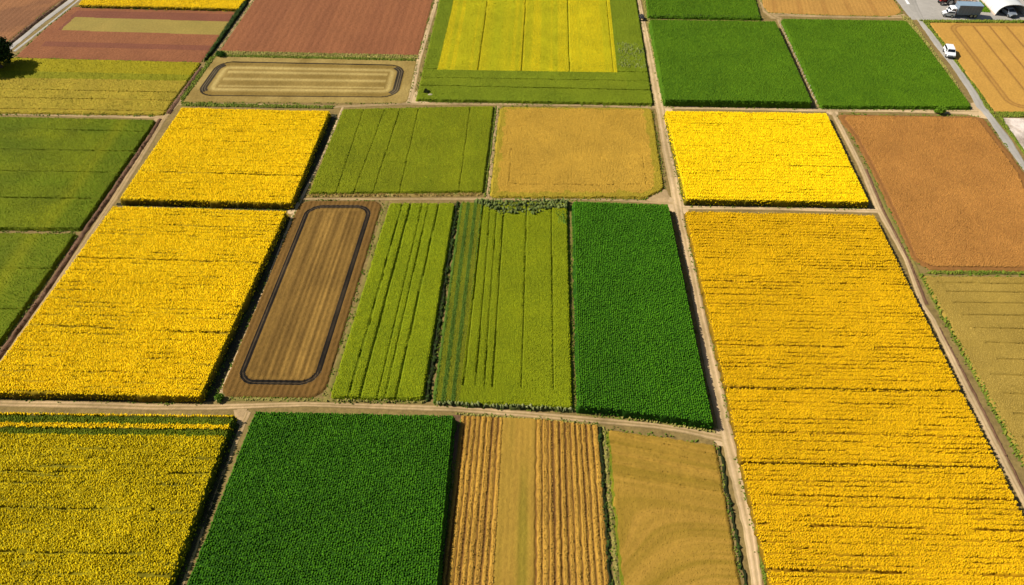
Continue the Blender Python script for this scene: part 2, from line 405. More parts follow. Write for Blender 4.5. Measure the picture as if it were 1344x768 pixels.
# olive-yellow field under the tree
p = Patch((-180, 70), (264, 81), (214, 150), (-240, 145), z=.35)
tb = [tof(q, 79, 148, 130, .45) for q in (96, 103, 118, 128, 142)]
def reg(f): return np.where(f.t < tb[1]-.02*f.s+.03, np.where(f.t > tb[0], 2, 0), 1)
leafy('crop_field', 'striped field turning from yellow green to tan, in the shade of the dark tree', p, m_yelolive, .35, parts=[('yellow_band', crop_mat('mustard_leaves', (.24, .20, .004), (.29, .23, .004), (.26, .23, .004), (.36, .29, .004), grain=.12)), ('tan_band', m_tanolive), ('green_band', crop_mat('mustard_green_leaves', (.18, .18, .005), (.22, .20, .005), (.20, .20, .005), (.28, .25, .006), grain=.12))], reg=reg, d='h', row=.28,
      cut=lambda f: hl(f, tb[2], tb[2]+.01, .3) | hl(f, tb[3], tb[3]+.02, .35) | hl(f, tb[4], tb[4]+.02, .5), th=.1, r=.2)
# green fields at the left edge
HS = lambda f: hl(f, .12, .13, .25) | hl(f, .33, .33, .45) | hl(f, .52, .53, .2) | hl(f, .75, .76, .35)
headland = lambda f: np.exp(-((f.W-f.S-6.0)/1.3)**2)
leafy('crop_field', 'large olive green crop field at the left edge, far side of the thin ditchline',
      Patch((-260, 147), (205, 156), (105, 300), (-420, 296), z=.6), m_green5, .6, d='h', row=.24, cut=HS, tone=lambda f: .3*nz(f, .3)+.7*headland(f), th=.12, r=.125, pitch=.19,
      rnd=lambda g: np.clip((.05+.5*sm(.35, .7, nz(g, .09, 5))+.75*(vnoise(g.T*.5, g.S*.012, 9)-.25))*(g.S < g.W-7)+.65*headland(g), 0, 1), rnd_only=True, kind='thing')
leafy('crop_field', 'olive green crop field at the left edge, near side of the thin ditchline',
      Patch((-420, 303), (101, 304.5), (-55, 530), (-560, 530), z=.6, right=[(1, 447)]), m_green5, .6, d='h', row=.3,
      cut=lambda f: hl(f, .24, .25, .35) | hl(f, .5, .5, .25) | hl(f, .7, .7, .3), tone=lambda f: .3*nz(f, .3)+.7*headland(f), th=.12, r=.125, pitch=.19,
      rnd=lambda g: np.clip((.05+.5*sm(.35, .7, nz(g, .09, 5))+.75*(vnoise(g.T*.5, g.S*.012, 9)-.25))*(g.S < g.W-7)+.65*headland(g), 0, 1), rnd_only=True)
# the two bright yellow fields on the left
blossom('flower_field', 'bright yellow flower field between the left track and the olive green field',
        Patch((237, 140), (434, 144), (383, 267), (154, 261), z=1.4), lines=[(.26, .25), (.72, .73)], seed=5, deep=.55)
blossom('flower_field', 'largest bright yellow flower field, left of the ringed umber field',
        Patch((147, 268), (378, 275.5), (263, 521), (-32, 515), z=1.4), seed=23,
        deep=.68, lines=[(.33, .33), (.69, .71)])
# stubble field with a ring, far
p = Patch((279, 72), (548, 78), (535, 136), (233, 134))
vert = lambda f: 1.0*((f.d < 1e9))
def ring(f):
    o_ = rr(f, 0, 3.5, 2.5, 2.2, 2.7, 2.1)           # inside the dark loop
    return o_
def reg(f):
    o_ = ring(f)
    side = (np.minimum(f.S, f.W-f.S) < np.minimum(f.T, f.L-f.T)+.3)
    wd = np.where(side, 1.35, .22)
    r_ = np.where((o_ > 0) & (o_ < wd+.12), 2, np.where(o_ > 0, 1, 0))
    r_ = np.where((f.S < 1.1) | (f.T < .9), 3, r_)
    return r_
def tone(f):
    o_ = ring(f)
    inner = o_ > 3.4
    st = sum(np.exp(-((f.t-q)/.028)**2) for q in (.38, .53, .69))*inner
    pale = np.exp(-((o_-2.4)/.55)**2)
    return np.clip(.12+.75*st+.8*pale+.45*(o_ < 0)*nz(f, .3, 4)*1.2, 0, 1)*np.where((o_ > -.1) & (o_ < 1.4), 0, 1)+((o_ > 0) & (o_ < 1.4))*(.05+.5*sm(.4, .95, np.sin(o_*6.283/.5+2.6))*(np.minimum(f.S, f.W-f.S) < np.minimum(f.T, f.L-f.T)+.3))
field('stubble_field', 'khaki stubble field ringed by a dark furrow loop, pale stripes lengthwise', 'stubble field', p,
      [('headland', m_stub), ('stubble', m_stub), ('dark_furrow', crop_mat('furrow_earth', (.016, .011, .006), (.27, .20, .10), patch=.15, grain=.25, gs=2)), ('grass_margin', m_grass)], reg=reg, tone=tone,
      z=lambda f: .05+.06*nz(f, 1.4), rad=1.5, res=.14, tufts=[dict(h=.3, r=.2, pitch=.3, part=3)])
# red field, far
flat('ploughed_field', 'large plain terracotta soil field above the far ringed stubble field', Patch((375, -70), (587, -70), (549, 73), (288, 68), left=[(334, 0)]),
     [('soil', m_red)], rows=1.7, amp=.018, tone=lambda f: .25+.4*sm(.35, .7, vnoise(f.S*.35, f.T*.03, 4)))
# centre far field: yellow block inside a green margin
p = Patch((590, -70), (823, -70), (858, 136), (545, 130), z=.6, left=[(574, 10)], right=[(836, 0)])
def inner(f):
    tl = (573-(545+ (590-545)*0.186))
    return (f.t < tof(93, -70, 133, 690, .6)) & (f.s > .064+.018*(1-f.t)) & (f.s < .862)
def reg(f): return np.where(inner(f), 0, 1)
L10 = lambda f: vl(f, .245, .245, .3, .05) | vl(f, .437, .440, .3, .05) | vl(f, .648, .653, .3, .05) | vl(f, .845, .845, .2, .05)
fl10 = lambda f: (L10(f) & inner(f)) | (hl(f, .845, .845, .3) | hl(f, .93, .935, .3) | hl(f, .89, .89, .18)) & ~inner(f)
leafy('crop_field', 'yellow striped block inside a green margin, left of the far pale dirt road', p, m_olive, .6,
      parts=[('yellow_stand', crop_mat('yellow_striped_stand', (.30, .29, .006), (.42, .36, .006), (.34, .35, .006), (.64, .46, .004), grain=.12)), ('green_margin', crop_mat('bright_green_margin', (.11, .15, .006), (.16, .19, .008), (.15, .21, .006), (.25, .28, .012), grain=.14))], reg=reg, cut=fl10, th=.12, r=.125, pitch=.19,
      rnd=lambda g: np.where(inner(g), .25+.75*sm(.38, .6, .6*vnoise(g.S*.33, g.T*.02, 8)+.4*vnoise(g.S*1.1, g.T*.02, 18))-.3*np.exp(-((g.s-.33)/.05)**2), np.clip(.55*(g.s < .9)*np.exp(-((g.t-.9)/.05)**2)+.2, 0, 1)), rnd_only=True)
# greens, far right
leafy('crop_field', 'far short strip of vivid green crop beyond the thin dark hedge line', Patch((842, -80), (975, -80), (1000, 23.5), (850, 21), z=.7, right=[(993, 0)]), m_vivid, .7, d='h', th=.22, row=.3)
leafy('crop_field', 'vivid green crop field between the pale dirt road and the row of pale posts',
      Patch((852, 24.5), (1019, 27), (1068, 134), (871.5, 131), z=1.5), m_vivid, 1.5, d='h', th=.18, row=.26, tone=lambda f: nz(f, .3))
leafy('crop_field', 'vivid green crop field between the narrow tan path and the grey lane',
      Patch((1025, 23.5), (1190, 26), (1278, 140), (1078, 139), z=.8, right=[(1211, 50)]), m_vivid, .8, d='h', th=.18, row=.26, rad=.8,
      rnd=lambda g: np.clip(.3+.9*np.exp(-g.d/.8)*(nz(g, .5) > .45)+.3*sm(.9, 1, g.t), 0, 1))
flat('stubble_field', 'golden stubble field at the top edge beside the farmyard', Patch((990, -80), (1128, -80), (1184, 16), (1001, 9), right=[(1173, 0)], bottom=[(1009, 17), (1085, 20), (1162, 21.5), (1176, 20)]),
     [('stubble', m_wheat)], cat='stubble field', amp=.015, tone=lambda f: np.clip(.6*sum(np.exp(-((f.S-q*f.W)/.5)**2) for q in (.13, .3, .47, .63, .8))+.3*nz(f, .3), 0, 1), rad=1.2)
p = Patch((1219, 30), (1560, 32), (1700, 150), (1304, 147), z=.0)
def tone15(f):
    lp = rr(f, 0, 3, 4.4, 1, 1.0, 1.7)
    li = np.exp(-((np.abs(lp-.0)-.45)/.2)**2)*.6 + .3*np.exp(-(lp/.5)**2)
    st = sum(np.exp(-((f.S-q)/.22)**2) for q in (9.5, 13.2, 17., 21.5, 26, 30, 34, 38.5, 43, 47, 55))*(lp > .6)
    return np.clip(li+st*.9+.22*nz(f, .3), 0, 1)
field('stubble_field', 'golden stubble field with drive lines to the right of the white car', 'stubble field', p, [('stubble', crop_mat('amber_stubble', (.50, .265, .05), (.26, .125, .03), patch=.1, grain=.14, bump=.5))],
      z=lambda f: .08+.05*nz(f, 1.5)-.05*tone15(f), tone=tone15, rad=.8)
# middle row
leafy('crop_field', 'olive green field with lengthwise drive lines, left of the tan grain field', Patch((450, 142), (649, 138), (634.5, 251), (404, 253), z=.5), m_olive2, .5, th=.12, r=.125, pitch=.19, parts=[('leaf_canopy', crop_mat('fresh_olive_leaves', (.12, .14, .003), (.17, .18, .004), (.15, .215, .004), (.33, .325, .006), grain=.15, patch=.15))],
      cut=lambda f: vl(f, .38, .37, .22) | vl(f, .14, .16, .18) | vl(f, .28, .26, .18) | vl(f, .5, .52, .18) | vl(f, .84, .86, .18), 
      rnd=lambda g: np.clip(.05+.5*vnoise(g.S*.3, g.T*.02, 18)+.45*(vnoise(g.S*1.5, g.T*.02, 38)-.15), 0, 1))
p = Patch((656, 139), (856, 141), (872, 247), (642.5, 258), z=.4, bottom=[(700, 259), (848, 259)])
mar = lambda f: np.minimum(np.minimum(f.S-.9-.6*nz(f, .3), f.W-f.S-1.5-.6*nz(f, .3)), np.minimum((f.T-.7)*1.2, (f.L-f.T-1.0)*.9-.8*nz(f, .2)))
leafy('grain_field', 'tan grain field with greenish margins at the middle of the far row', p, m_tan, .4, cat='grain field', th=.12, r=.16, rad=1.2,
      parts=[('ears', m_tan), ('green_margin', m_tanolive)], reg=lambda f: np.where(mar(f)+1.5*(nz(f, .9, 6)-.5) > 0, 0, 1),
      cut=lambda f: (np.abs(mar(f)-1.8) < .06) & (f.t > .5), rnd=lambda g: np.clip(.5*nz(g, .12)+.1+.3*np.exp(-(mar(g)/1.2)**2), 0, 1))
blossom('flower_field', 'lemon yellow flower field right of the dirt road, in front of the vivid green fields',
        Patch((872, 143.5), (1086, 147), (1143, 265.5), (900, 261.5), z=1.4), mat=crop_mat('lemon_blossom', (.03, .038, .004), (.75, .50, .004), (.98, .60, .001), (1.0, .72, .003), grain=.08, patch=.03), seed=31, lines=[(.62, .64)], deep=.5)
p = Patch((1097, 149), (1290, 152), (1400, 356), (1222, 354), z=.25, right=[(1345, 225)], left=[(1121, 180), (1143, 222), (1178, 294), (1197, 338)])
def reg(f):
    lp = rr(f, 0, 1.5, .9, 1.2, .7, 1.0)
    return np.where(lp < 0, 1, 0)
leafy('grain_field', 'rust brown ripe grain field between the right track and the grey lane', p, m_rust, .3, cat='grain field', th=.14, r=.15, pitch=.22, rad=1.4, low=.5,
      parts=[('ears', m_rust), ('headland', m_rustedge)], reg=reg, cut=lambda f: reg(f) == 1,
      rnd=lambda g: np.clip(.75*fbm(g.S*.25+g.T*.2, g.T*.6-g.S*.25, 5)+.1, 0, 1), tone=lambda f: .5*nz(f, .6)+.5*(np.abs(rr(f, 0, 1.5, .9, 1.2, .7, 1.0)+.1) < .2))
# centre row
p = Patch((394.5, 264), (503, 264), (422, 523), (287, 521), right=[(432, 500)])
loop = lambda f: rr(f, 0, 2.6, 1.45, 1.35, 1.25, 1.9)
def reg(f):
    o_ = loop(f); return np.where((o_ > 0) & (o_ < .75), 1, np.where(o_ >= .75, 0, 2))
def tone(f):
    o_ = loop(f)
    st = .55*vnoise(f.S*1.1+.5*(nz(f, .1)-.5), f.T*.035, 12)+.45*vnoise(f.S*3.2+.6*(nz(f, .1)-.5), f.T*.05, 15)
    return np.where(o_ < .75, np.where(o_ < 0, nz(f, .4), .45*np.exp(-((o_-.38)/.07)**2)), np.clip(sm(.35, .75, st)*sm(1.0, 2.2, o_)*.9+.5*np.exp(-((o_-1.2)/.3)**2), 0, 1))
field('stubble_field', 'umber soil field ringed by a dark double furrow, near the largest left yellow field', 'stubble field', p,
      [('soil', m_contour), ('dark_furrow', m_black), ('headland', m_contour2)], reg=reg, tone=tone,
      z=lambda f: .12+.05*nz(f, 1.3)+.03*np.sin(f.S*8)-.04*((loop(f) > .1) & (loop(f) < .6)), rad=1.9, res=.15)
leafy('crop_field', 'narrow lime green field with dark drive lines, right of the ringed umber field', Patch((511, 265), (598, 265), (556, 524), (431, 522), z=.6), m_olive, .6, th=.12, r=.12, pitch=.17, row=.2, rad=.7,
      parts=[('leaf_canopy', crop_mat('lime_leaves', (.12, .16, .003), (.17, .20, .003), (.225, .285, .003), (.36, .365, .004), grain=.15, patch=.12))],
      cut=lambda f: vl(f, .205, .205, .30) | vl(f, .33, .325, .34) | vl(f, .75, .70, .30) | vl(f, .50, .51, .2) | vl(f, .60, .585, .2),
      rnd=lambda g: np.clip(.05+.45*vnoise(g.S*.5, g.T*.03, 8)+.45*(vnoise(g.S*2.2, g.T*.03, 28)-.2)+.2*sm(.75, 1, g.s), 0, 1))
p = Patch((604, 264.5), (745, 263), (752.5, 536), (567, 527), z=.6)
rowz = lambda f: f.s < .21-.02*f.t
def reg(f): return np.where(rowz(f), np.where(np.sin(f.s*6.283/.068+.6) > .1, 1, 2), 0)
leafy('crop_field', 'olive field with dark leafy rows on its left side, thicket at its far end', p, m_olive, .6, th=.12, r=.12, pitch=.17, row=.2,
      parts=[('leaf_canopy', crop_mat('olive_leaves', (.12, .155, .003), (.17, .19, .003), (.21, .26, .003), (.325, .335, .004), grain=.15, patch=.1)), ('leafy_rows', m_bluegreen), ('pale_rows', m_olive2)], reg=reg,
      cut=lambda f: (f.t < .93) & (vl(f, .285, .30, .2) | vl(f, .345, .36, .2) | vl(f, .41, .42, .24) | vl(f, .62, .63, .2) | vl(f, .85, .86, .2) | vl(f, .22, .21, .25)),
      hf=lambda g: np.where(reg(g) == 1, 1.5, 1.0), rnd=lambda g: np.clip(.1+.4*vnoise(g.S*.4, g.T*.03, 9)+.45*(vnoise(g.S*2.2, g.T*.03, 29)-.2)-.15*sm(.8, 1, g.s), 0, 1))
leafy('crop_field', 'tall deep green leafy field left of the dirt road, behind the curved road',
      Patch((751, 262), (879, 266.5), (940, 557), (757.5, 534), z=1.5, bottom=[(800, 537.5), (870, 546)]), m_maize, 1.5, th=.26, r=.165, pitch=.22, row=.27, low=.35, jr=.2,
      rnd=lambda g: np.clip(.35+.5*np.exp(-g.S/1.0)+.3*np.exp(-g.T/1.5), 0, 1))
# golden blocks on the right
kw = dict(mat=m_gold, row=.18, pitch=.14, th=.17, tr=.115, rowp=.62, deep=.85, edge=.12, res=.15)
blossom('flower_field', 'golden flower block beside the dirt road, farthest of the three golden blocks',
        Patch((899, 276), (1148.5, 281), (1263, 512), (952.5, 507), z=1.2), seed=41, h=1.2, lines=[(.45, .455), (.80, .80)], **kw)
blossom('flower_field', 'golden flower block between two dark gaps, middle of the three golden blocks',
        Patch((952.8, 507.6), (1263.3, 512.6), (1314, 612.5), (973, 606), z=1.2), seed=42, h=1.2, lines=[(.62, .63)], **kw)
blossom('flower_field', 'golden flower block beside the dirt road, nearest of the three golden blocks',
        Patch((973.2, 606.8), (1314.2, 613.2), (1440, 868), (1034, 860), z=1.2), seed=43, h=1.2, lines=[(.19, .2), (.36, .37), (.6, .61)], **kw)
# tan striped field at the right edge
p = Patch((1210, 361), (1560, 364), (1760, 760), (1425, 740), z=.35, left=[(1243, 421), (1341, 602)])
leafy('grain_field', 'straw coloured grain field with thin dark drive lines at the right edge', p, m_tan, .35, cat='grain field', d='h', th=.07, r=.11, pitch=.2, row=.22,
      parts=[('ears', crop_mat('straw_ears', (.25, .165, .027), (.30, .20, .035), (.33, .225, .04), (.49, .33, .08), patch=.12, grain=.15))],
      cut=lambda f: np.any([hl(f, q, q+.004, .3) & (f.S > 1.2+3*vnoise(f.S*0+q*70, f.S*0, 3)) for q in (.035, .075, .125, .18, .235, .295, .36, .42, .49, .56, .64)], axis=0),
      rnd=lambda g: np.clip(.2+.6*vnoise(g.S*.04, g.T*.5, 18), 0, 1))
# near row
p = Patch((-120, 537), (309, 542), (196, 840), (-330, 840), z=1.35)
tb = [tof(q, 539.5, 840, 100, 1.35) for q in (544, 554, 560, 569)]
def reg(f):
    return np.where(((f.t > tb[0]) & (f.t < tb[1])) | ((f.t > tb[2]) & (f.t < tb[3])), 1, np.where(f.t < tb[3], 2, 0))
def tr27(f):
    q = f.T/1.15+.35*(fbm(f.x*.25, f.y*.25, 52)-.5)+.22*(vnoise(f.x*1.3, f.y*1.3, 53)-.5)
    a = fbm(f.S*.2+31*_h(np.floor(q), np.floor(q)*0, 51), np.floor(q)*5.3, 55, 3)
    return (1-sm(0, .55, .5+.5*np.cos(q*6.283)))*np.clip((a-.30)*1.5, 0, 1)
k27 = lambda g: tr27(g) < .5
cut27 = lambda f: np.any([hl(f, q, q+.01, .26, .14) & (nz(f, .3, 7) > .4) for q in (.3, .47, .66)], axis=0)
field('flower_field', 'thin yellow flower field with two green bands, in the near left corner', 'flower field', p,
      [('blossom_canopy', m_yelolive), ('green_band', crop_mat('flower_leaf_band', (.06, .08, .004), (.09, .11, .004), (.10, .15, .004), (.20, .23, .006), grain=.15)), ('blossom_band', m_yellow)], reg=reg, z=lambda f: 1.15*(1-.25*cut27(f))-.28*tr27(f)*(reg(f) == 0)+.2*(nz(f)-.5)-.25*(reg(f) == 1), tone=lambda f: sm(.12, .5, f.d)*(.8+.3*nz(f, .6)-.7*tr27(f)),
      tufts=[dict(h=.24, r=.135, pitch=.16, row=.24, jr=.4, low=.8, lean=(.25, .3), keep=lambda g: (k27(g) | (reg(g) > 0)) & ~cut27(g), hf=lambda g: .75+.5*nz(g, .5))], rad=.3, edge=.3, wob=.3)
leafy('crop_field', 'tall deep green leafy field in front of the curved road, beside the near striped rows',
      Patch((333, 537), (598, 542.5), (570, 850), (208, 850), z=1.5), m_maize, 1.5, th=.26, r=.165, pitch=.22, row=.27, low=.35, jr=.2,
      rnd=lambda g: np.clip(.3+.5*np.exp(-g.S/1.0)+.3*np.exp(-g.T/1.5), 0, 1))
p = Patch((606, 545.5), (786, 558), (810, 850), (570, 850), top=[(700, 549)])
def stripes(f):
    ph = f.S/.72+.25*(vnoise(f.S*.9, f.T*.02, 24)-.5)
    ridge = .5+.5*np.sin(ph*6.283+1.2*vnoise(f.S*1.0, f.T*.06, 4))
    var = vnoise(np.floor(ph)*3.7, f.T*.05, 14)
    return ridge, var
band = lambda f: (f.s > .30) & (f.s < .545)
def z29(f):
    r_, v_ = stripes(f); dk = vl(f, .655, .67, .3)
    return np.where(band(f), .2+.012*np.sin(f.S*9), .08+.13*sm(.12, .4, r_)*(.5+.9*v_)*(~dk))+.04*nz(f, 1.5)
def tone29(f):
    r_, v_ = stripes(f); return np.clip(sm(.08, .35, r_)*(.5+.75*v_), 0, 1)*(1-.9*vl(f, .655, .67, .3))
flatb = crop_mat('tan_green_stubble', (.36, .205, .03), (.24, .17, .018), patch=.12, grain=.18, gs=2.5, bump=.5)
field('stubble_field', 'orange tan furrowed rows with one smooth tan band, near edge centre', 'stubble field', p,
      [('furrow_rows', m_orange), ('smooth_band', flatb)], reg=lambda f: np.where(band(f), 1, 0), z=z29, res=.15,
      tone=lambda f: np.where(band(f), np.clip(.15+1.0*np.exp(-((f.s-.455-.02*f.t)/.035)**2)*sm(.1, .5, f.t)+.35*vnoise(f.S*1.2, f.T*.04, 3)*(f.s < .4), 0, 1), tone29(f)), rad=.3,
      tufts=[dict(h=.12, r=.11, pitch=.2, row=.2, part=0, low=.7, star=.5, keep=lambda g: stripes(g)[0] > .45, dir='v')])
p = Patch((796, 562), (941, 584), (987, 850), (821, 850), z=.3)
def swirl(f):
    c = sm(.28, .62, f.t)
    ph = f.T - c*9.0*np.maximum(.85-f.s, 0)**2 - 1.0*f.s*(1-c)
    l_ = .25*vnoise(ph*.7, f.S*.03, 6)+.4*vnoise(ph*1.9, f.S*.05, 16)+.35*vnoise(ph*4, f.S*.08, 26)
    return ph, l_
def cut30(f):
    ph, l_ = swirl(f)
    return (np.abs(np.mod(ph, 1.3)-.5) < .12) & (f.t < .28)
leafy('grain_field', 'tan grain field with curved sweeping drive lines, near edge beside the dirt road', p, m_tan, .3, cat='grain field', th=.07, r=.09, pitch=.3, rad=.8, d='h', res_=.16, tone=lambda f: np.clip((swirl(f)[1]-.28)*2.4, 0, 1),
      parts=[('ears', crop_mat('tawny_ears', (.25, .155, .016), (.36, .205, .030), (.26, .165, .016), (.37, .21, .032), patch=.08, grain=.16, bump=.4)), ('green_margin', m_olive2)], reg=lambda f: np.where((f.S < .1+.4*nz(f, .5)), 1, 0),
      cut=cut30, rnd=lambda g: np.clip((swirl(g)[1]-.3)*2.2, 0, 1)*.9+.05, rnd_only=True)
#MARK-ROADS
# ------------------------------------------------------------------ roads, paths, yard
ribbon('dirt_road', [(826, -80), (835.5, 0), (840, 24), (846, 60), (858, 135), (862, 150), (869.5, 200), (874, 220), (882, 262), (887, 290), (898.5, 340), (914, 420), (928, 500), (942, 560), (952, 600), (976, 700), (986, 768), (1000, 860)],
       [(834, -80), (841, 0), (846, 24), (855, 60), (871, 135), (874, 150), (882, 200), (888, 220), (895, 262), (899, 290), (910, 340), (927, 420), (947, 500), (960, 560), (971, 600), (992, 700), (1001, 768), (1016, 860)], m_dirt, z=.05)
ribbon('farm_road', [(-300, 524), (0, 525.5), (100, 526.5), (200, 530), (280, 530.5), (400, 527.5), (500, 530), (600, 533), (700, 540.5), (800, 549), (860, 555), (900, 560), (948, 570)],
       [(-300, 533), (0, 534), (100, 536), (200, 539), (280, 538.5), (400, 534), (500, 537.5), (600, 541), (700, 549), (800, 558), (860, 563), (900, 569.5), (948, 581)], m_dirt2, z=.04)
ribbon('farm_track', [(390, 260), (500, 260.5), (640, 259.5), (740, 259.5), (800, 260.5), (884, 265)], [(388, 263), (500, 263), (640, 263), (740, 263), (800, 264), (884, 269)], m_dirt2, z=.032)
ribbon('farm_track', [(885, 270), (1000, 271), (1152, 274)], [(885, 275), (1000, 275.5), (1154, 280)], m_dirt, z=.032)
ribbon('farm_track', [(214, 134), (340, 136.5), (440, 139), (535, 134.5), (600, 135), (760, 136), (862, 139)], [(212, 138), (340, 139.5), (440, 142), (535, 138), (600, 138), (760, 139.5), (862, 143)], m_dirt2, z=.032)
ribbon('farm_track', [(866, 138.5), (940, 140.5), (1080, 142.5), (1180, 143.5), (1284, 143)], [(866, 143), (940, 144), (1080, 147), (1180, 147.5), (1284, 151)], m_dirt, z=.032)
ribbon('farm_track', [(593, -70), (571, 0), (547, 78), (532, 137)], [(599, -70), (576, 0), (553, 78), (541, 137)], m_dirt, z=.036, nw=7)
ribbon('footpath', [(371, -70), (329, 0), (280, 70), (226, 138), (214, 153), (185, 198), (145, 262), (113, 310), (66, 380), (-2, 477), (-60, 560)],
       [(378, -70), (336, 0), (286, 70), (235, 138), (220, 153), (194, 198), (154, 262), (121, 310), (72, 380), (4, 477), (-53, 560)], m_dirt2, z=.036, nw=7)
ribbon('footpath', [(449, 140), (425, 198), (393, 262), (382, 284), (330, 418), (283, 526)], [(452, 140), (428, 198), (397, 262), (386, 284), (334, 418), (288, 526)], m_dirt, z=.034, nw=5)
ribbon('footpath', [(1088, 144), (1127, 220), (1149, 275), (1186, 340), (1207, 400), (1221, 420), (1265, 513), (1316, 615), (1338, 655), (1440, 850)],
       [(1095, 144), (1134, 220), (1157, 275), (1191, 340), (1214, 400), (1228, 420), (1275, 513), (1327, 615), (1347, 655), (1454, 850)], m_dirt, z=.034, nw=7)
ribbon('footpath', [(1139, 222), (1161, 275), (1197, 344), (1220, 392), (1236, 420)], [(1143, 222), (1166, 275), (1204, 350), (1224, 392), (1240, 420)], m_drygrass, z=.03, nw=5, wear=False)
ribbon('footpath', [(1018, 24), (1040, 70), (1067, 134), (1070, 142)], [(1026, 24), (1048, 70), (1077, 134), (1081, 142)], m_dirt2, z=.034, nw=7)
ribbon('footpath', [(970, -80), (996, -2), (1001, 16), (1012, 25)], [(985, -80), (1001, -2), (1008, 15), (1030, 25)], m_dirt2, z=.036, nw=7)
ribbon('footpath', [(1008, 16.5), (1080, 20.5), (1160, 22), (1186, 18)], [(1008, 21), (1080, 23), (1160, 24.5), (1192, 24)], m_dirt2, z=.03, nw=5)
ribbon('footpath', [(-260, 146), (0, 148.5), (212, 152.5)], [(-260, 148), (0, 151), (212, 156)], m_dirt2, z=.03, nw=5)
ribbon('footpath', [(593, 545), (584, 640), (572, 768), (566, 850)], [(605, 545), (592, 640), (580, 768), (573, 850)], m_bank, z=.03, nw=5, wear=False)
ribbon('footpath', [(320, 541), (290, 620), (236, 768), (206, 850)], [(330, 541), (296, 620), (242, 768), (212, 850)], m_dirt2, z=.034, nw=5)
ribbon('footpath', [(652, 139), (647, 180), (637, 262)], [(656, 139), (651, 180), (642, 262)], m_dirt2, z=.03, nw=5)
ribbon('footpath', [(506, 264), (470, 390), (424, 527)], [(511, 264), (475, 390), (430.5, 527)], m_drygrass, z=.03, nw=5, wear=False)
ribbon('footpath', [(746, 263), (748, 390), (753, 540)], [(751, 263), (752, 390), (757.5, 540)], m_drygrass, z=.03, nw=5, wear=False)
ribbon('asphalt_lane', [(1173, -30), (1196, 15), (1204.5, 28), (1227, 60), (1247, 85), (1271, 120), (1281, 140), (1296, 156), (1315, 185), (1335, 212), (1394, 300), (1460, 400)],
       [(1190, -30), (1208, 15), (1214.5, 28), (1236, 60), (1257, 85), (1281, 120), (1293, 140), (1306, 156), (1328, 185), (1344, 212), (1403, 300), (1470, 400)], m_asph, z=.055, wear=True)
ribbon('asphalt_lane', [(160, -80), (90, 0), (48, 32), (9, 64), (-60, 118)], [(168, -80), (98, 0), (54, 33), (14, 66), (-54, 122)], m_asph, z=.05, nw=5, wear=False)
ribbon('asphalt_lane', [(178, -80), (102, 0), (60, 34), (17, 67)], [(181, -80), (105, 0), (63, 34), (20, 68)], m_asph, z=.03, nw=5, wear=False)
field('farmyard', 'grey beaten farmyard in front of the farm buildings', None, Patch((1120, -80), (1640, -80), (1640, 27.5), (1196, 26), left=[(1176, 0)]), [('farmyard', m_asph)], kind='structure', z=lambda f: .02+.02*nz(f, .5), tone=lambda f: nz(f, .2), res=.5)
# worn corners where tracks meet
def corner(pts, mat):
    P = Patch(*pts); field('dirt_corner', None, None, P, [('dirt_corner', mat)], kind='structure', z=lambda f: .018+.02*nz(f, .6), rad=.6, res=.3)
corner(((545, 119), (568, 131), (560, 137), (535, 137)), m_dirt)
corner(((862, 128), (872, 128), (884, 147), (862, 147)), m_dirt)
corner(((872, 258), (898, 262), (906, 282), (880, 278)), m_dirt)
corner(((848, 259.5), (873, 247), (884, 268), (850, 265)), m_dirt2)
corner(((935, 563), (962, 563), (966, 588), (938, 584)), m_dirt)
corner(((1262, 138), (1290, 132), (1306, 158), (1272, 152)), m_dirt)
corner(((1080, 140), (1100, 143), (1100, 152), (1086, 150)), m_dirt)
corner(((306, 536), (330, 536), (316, 562), (310, 556)), m_dirt2)
corner(((376, 267), (393, 264), (388, 282), (378, 280)), m_dirt)
corner(((206, 150), (224, 148), (214, 162), (200, 160)), m_dirt2)

# ------------------------------------------------------------------ verges and banks
def verge(name, pts, mat, h=.3, label=None, pitch=.3, r=.2, **kw):
    field(name, label, None, Patch(*pts, **kw), [(name, mat)], kind='stuff', z=lambda f: .04+.08*nz(f, .7), tone=lambda f: nz(f, .5), tufts=[dict(h=h, r=r, pitch=pitch, keep=lambda g: nz(g, .8, 40) > .33)], rad=.2)
verge('grass_verge', ((577, -30), (590, -70), (560, 130), (546, 130)), m_grass, label='green grass between the pale track and the striped block') if False else None
verge('grass_verge', ((1181, 20), (1195, 24), (1274, 141), (1262, 142)), m_drygrass, label='pale seeding grass along the grey lane', left=[(1212, 60), (1250, 120)], right=[(1206, 40), (1246, 94)])
verge('grass_verge', ((1209, 27), (1219, 29.5), (1305, 148), (1293, 143)), m_grass, label='green grass on the right side of the grey lane', left=[(1237, 60), (1283, 122)])
verge('grass_verge', ((1297, 146), (1312, 150), (1500, 400), (1480, 400)), m_grass, label='green grass between grey lane and stony patch', left=[(1330, 183), (1346, 206)], right=[(1344, 200)])
verge('grass_verge', ((1300, 147.5), (1700, 150), (1700, 157), (1306, 154)), m_grass, label='green grass in front of the golden stubble field')
verge('grass_verge', ((1205, 27.2), (1640, 28.5), (1640, 31.5), (1216, 30)), m_grass, label='grass strip between farmyard and golden stubble', h=.45)
verge('grass_verge', ((1204, 357), (1212, 362), (1345, 604), (1338, 606)), m_grass, h=.5, label='green grass along the straw field', left=[(1240, 424)], right=[(1243, 421)])
verge('grass_verge', ((1195, 345), (1225, 355), (1560, 361), (1560, 364)), m_grass, label='grass strip between rust and straw fields', bottom=[(1560, 363)]) if False else None
verge('grass_verge', ((1222, 356), (1560, 358), (1560, 362), (1212, 360)), m_grass, label='grass strip between rust brown and straw fields')
verge('grass_verge', ((843, 0), (849, 0), (873, 135), (869, 135)), m_drygrass, label='dry grass between dirt road and vivid green fields', h=.25)
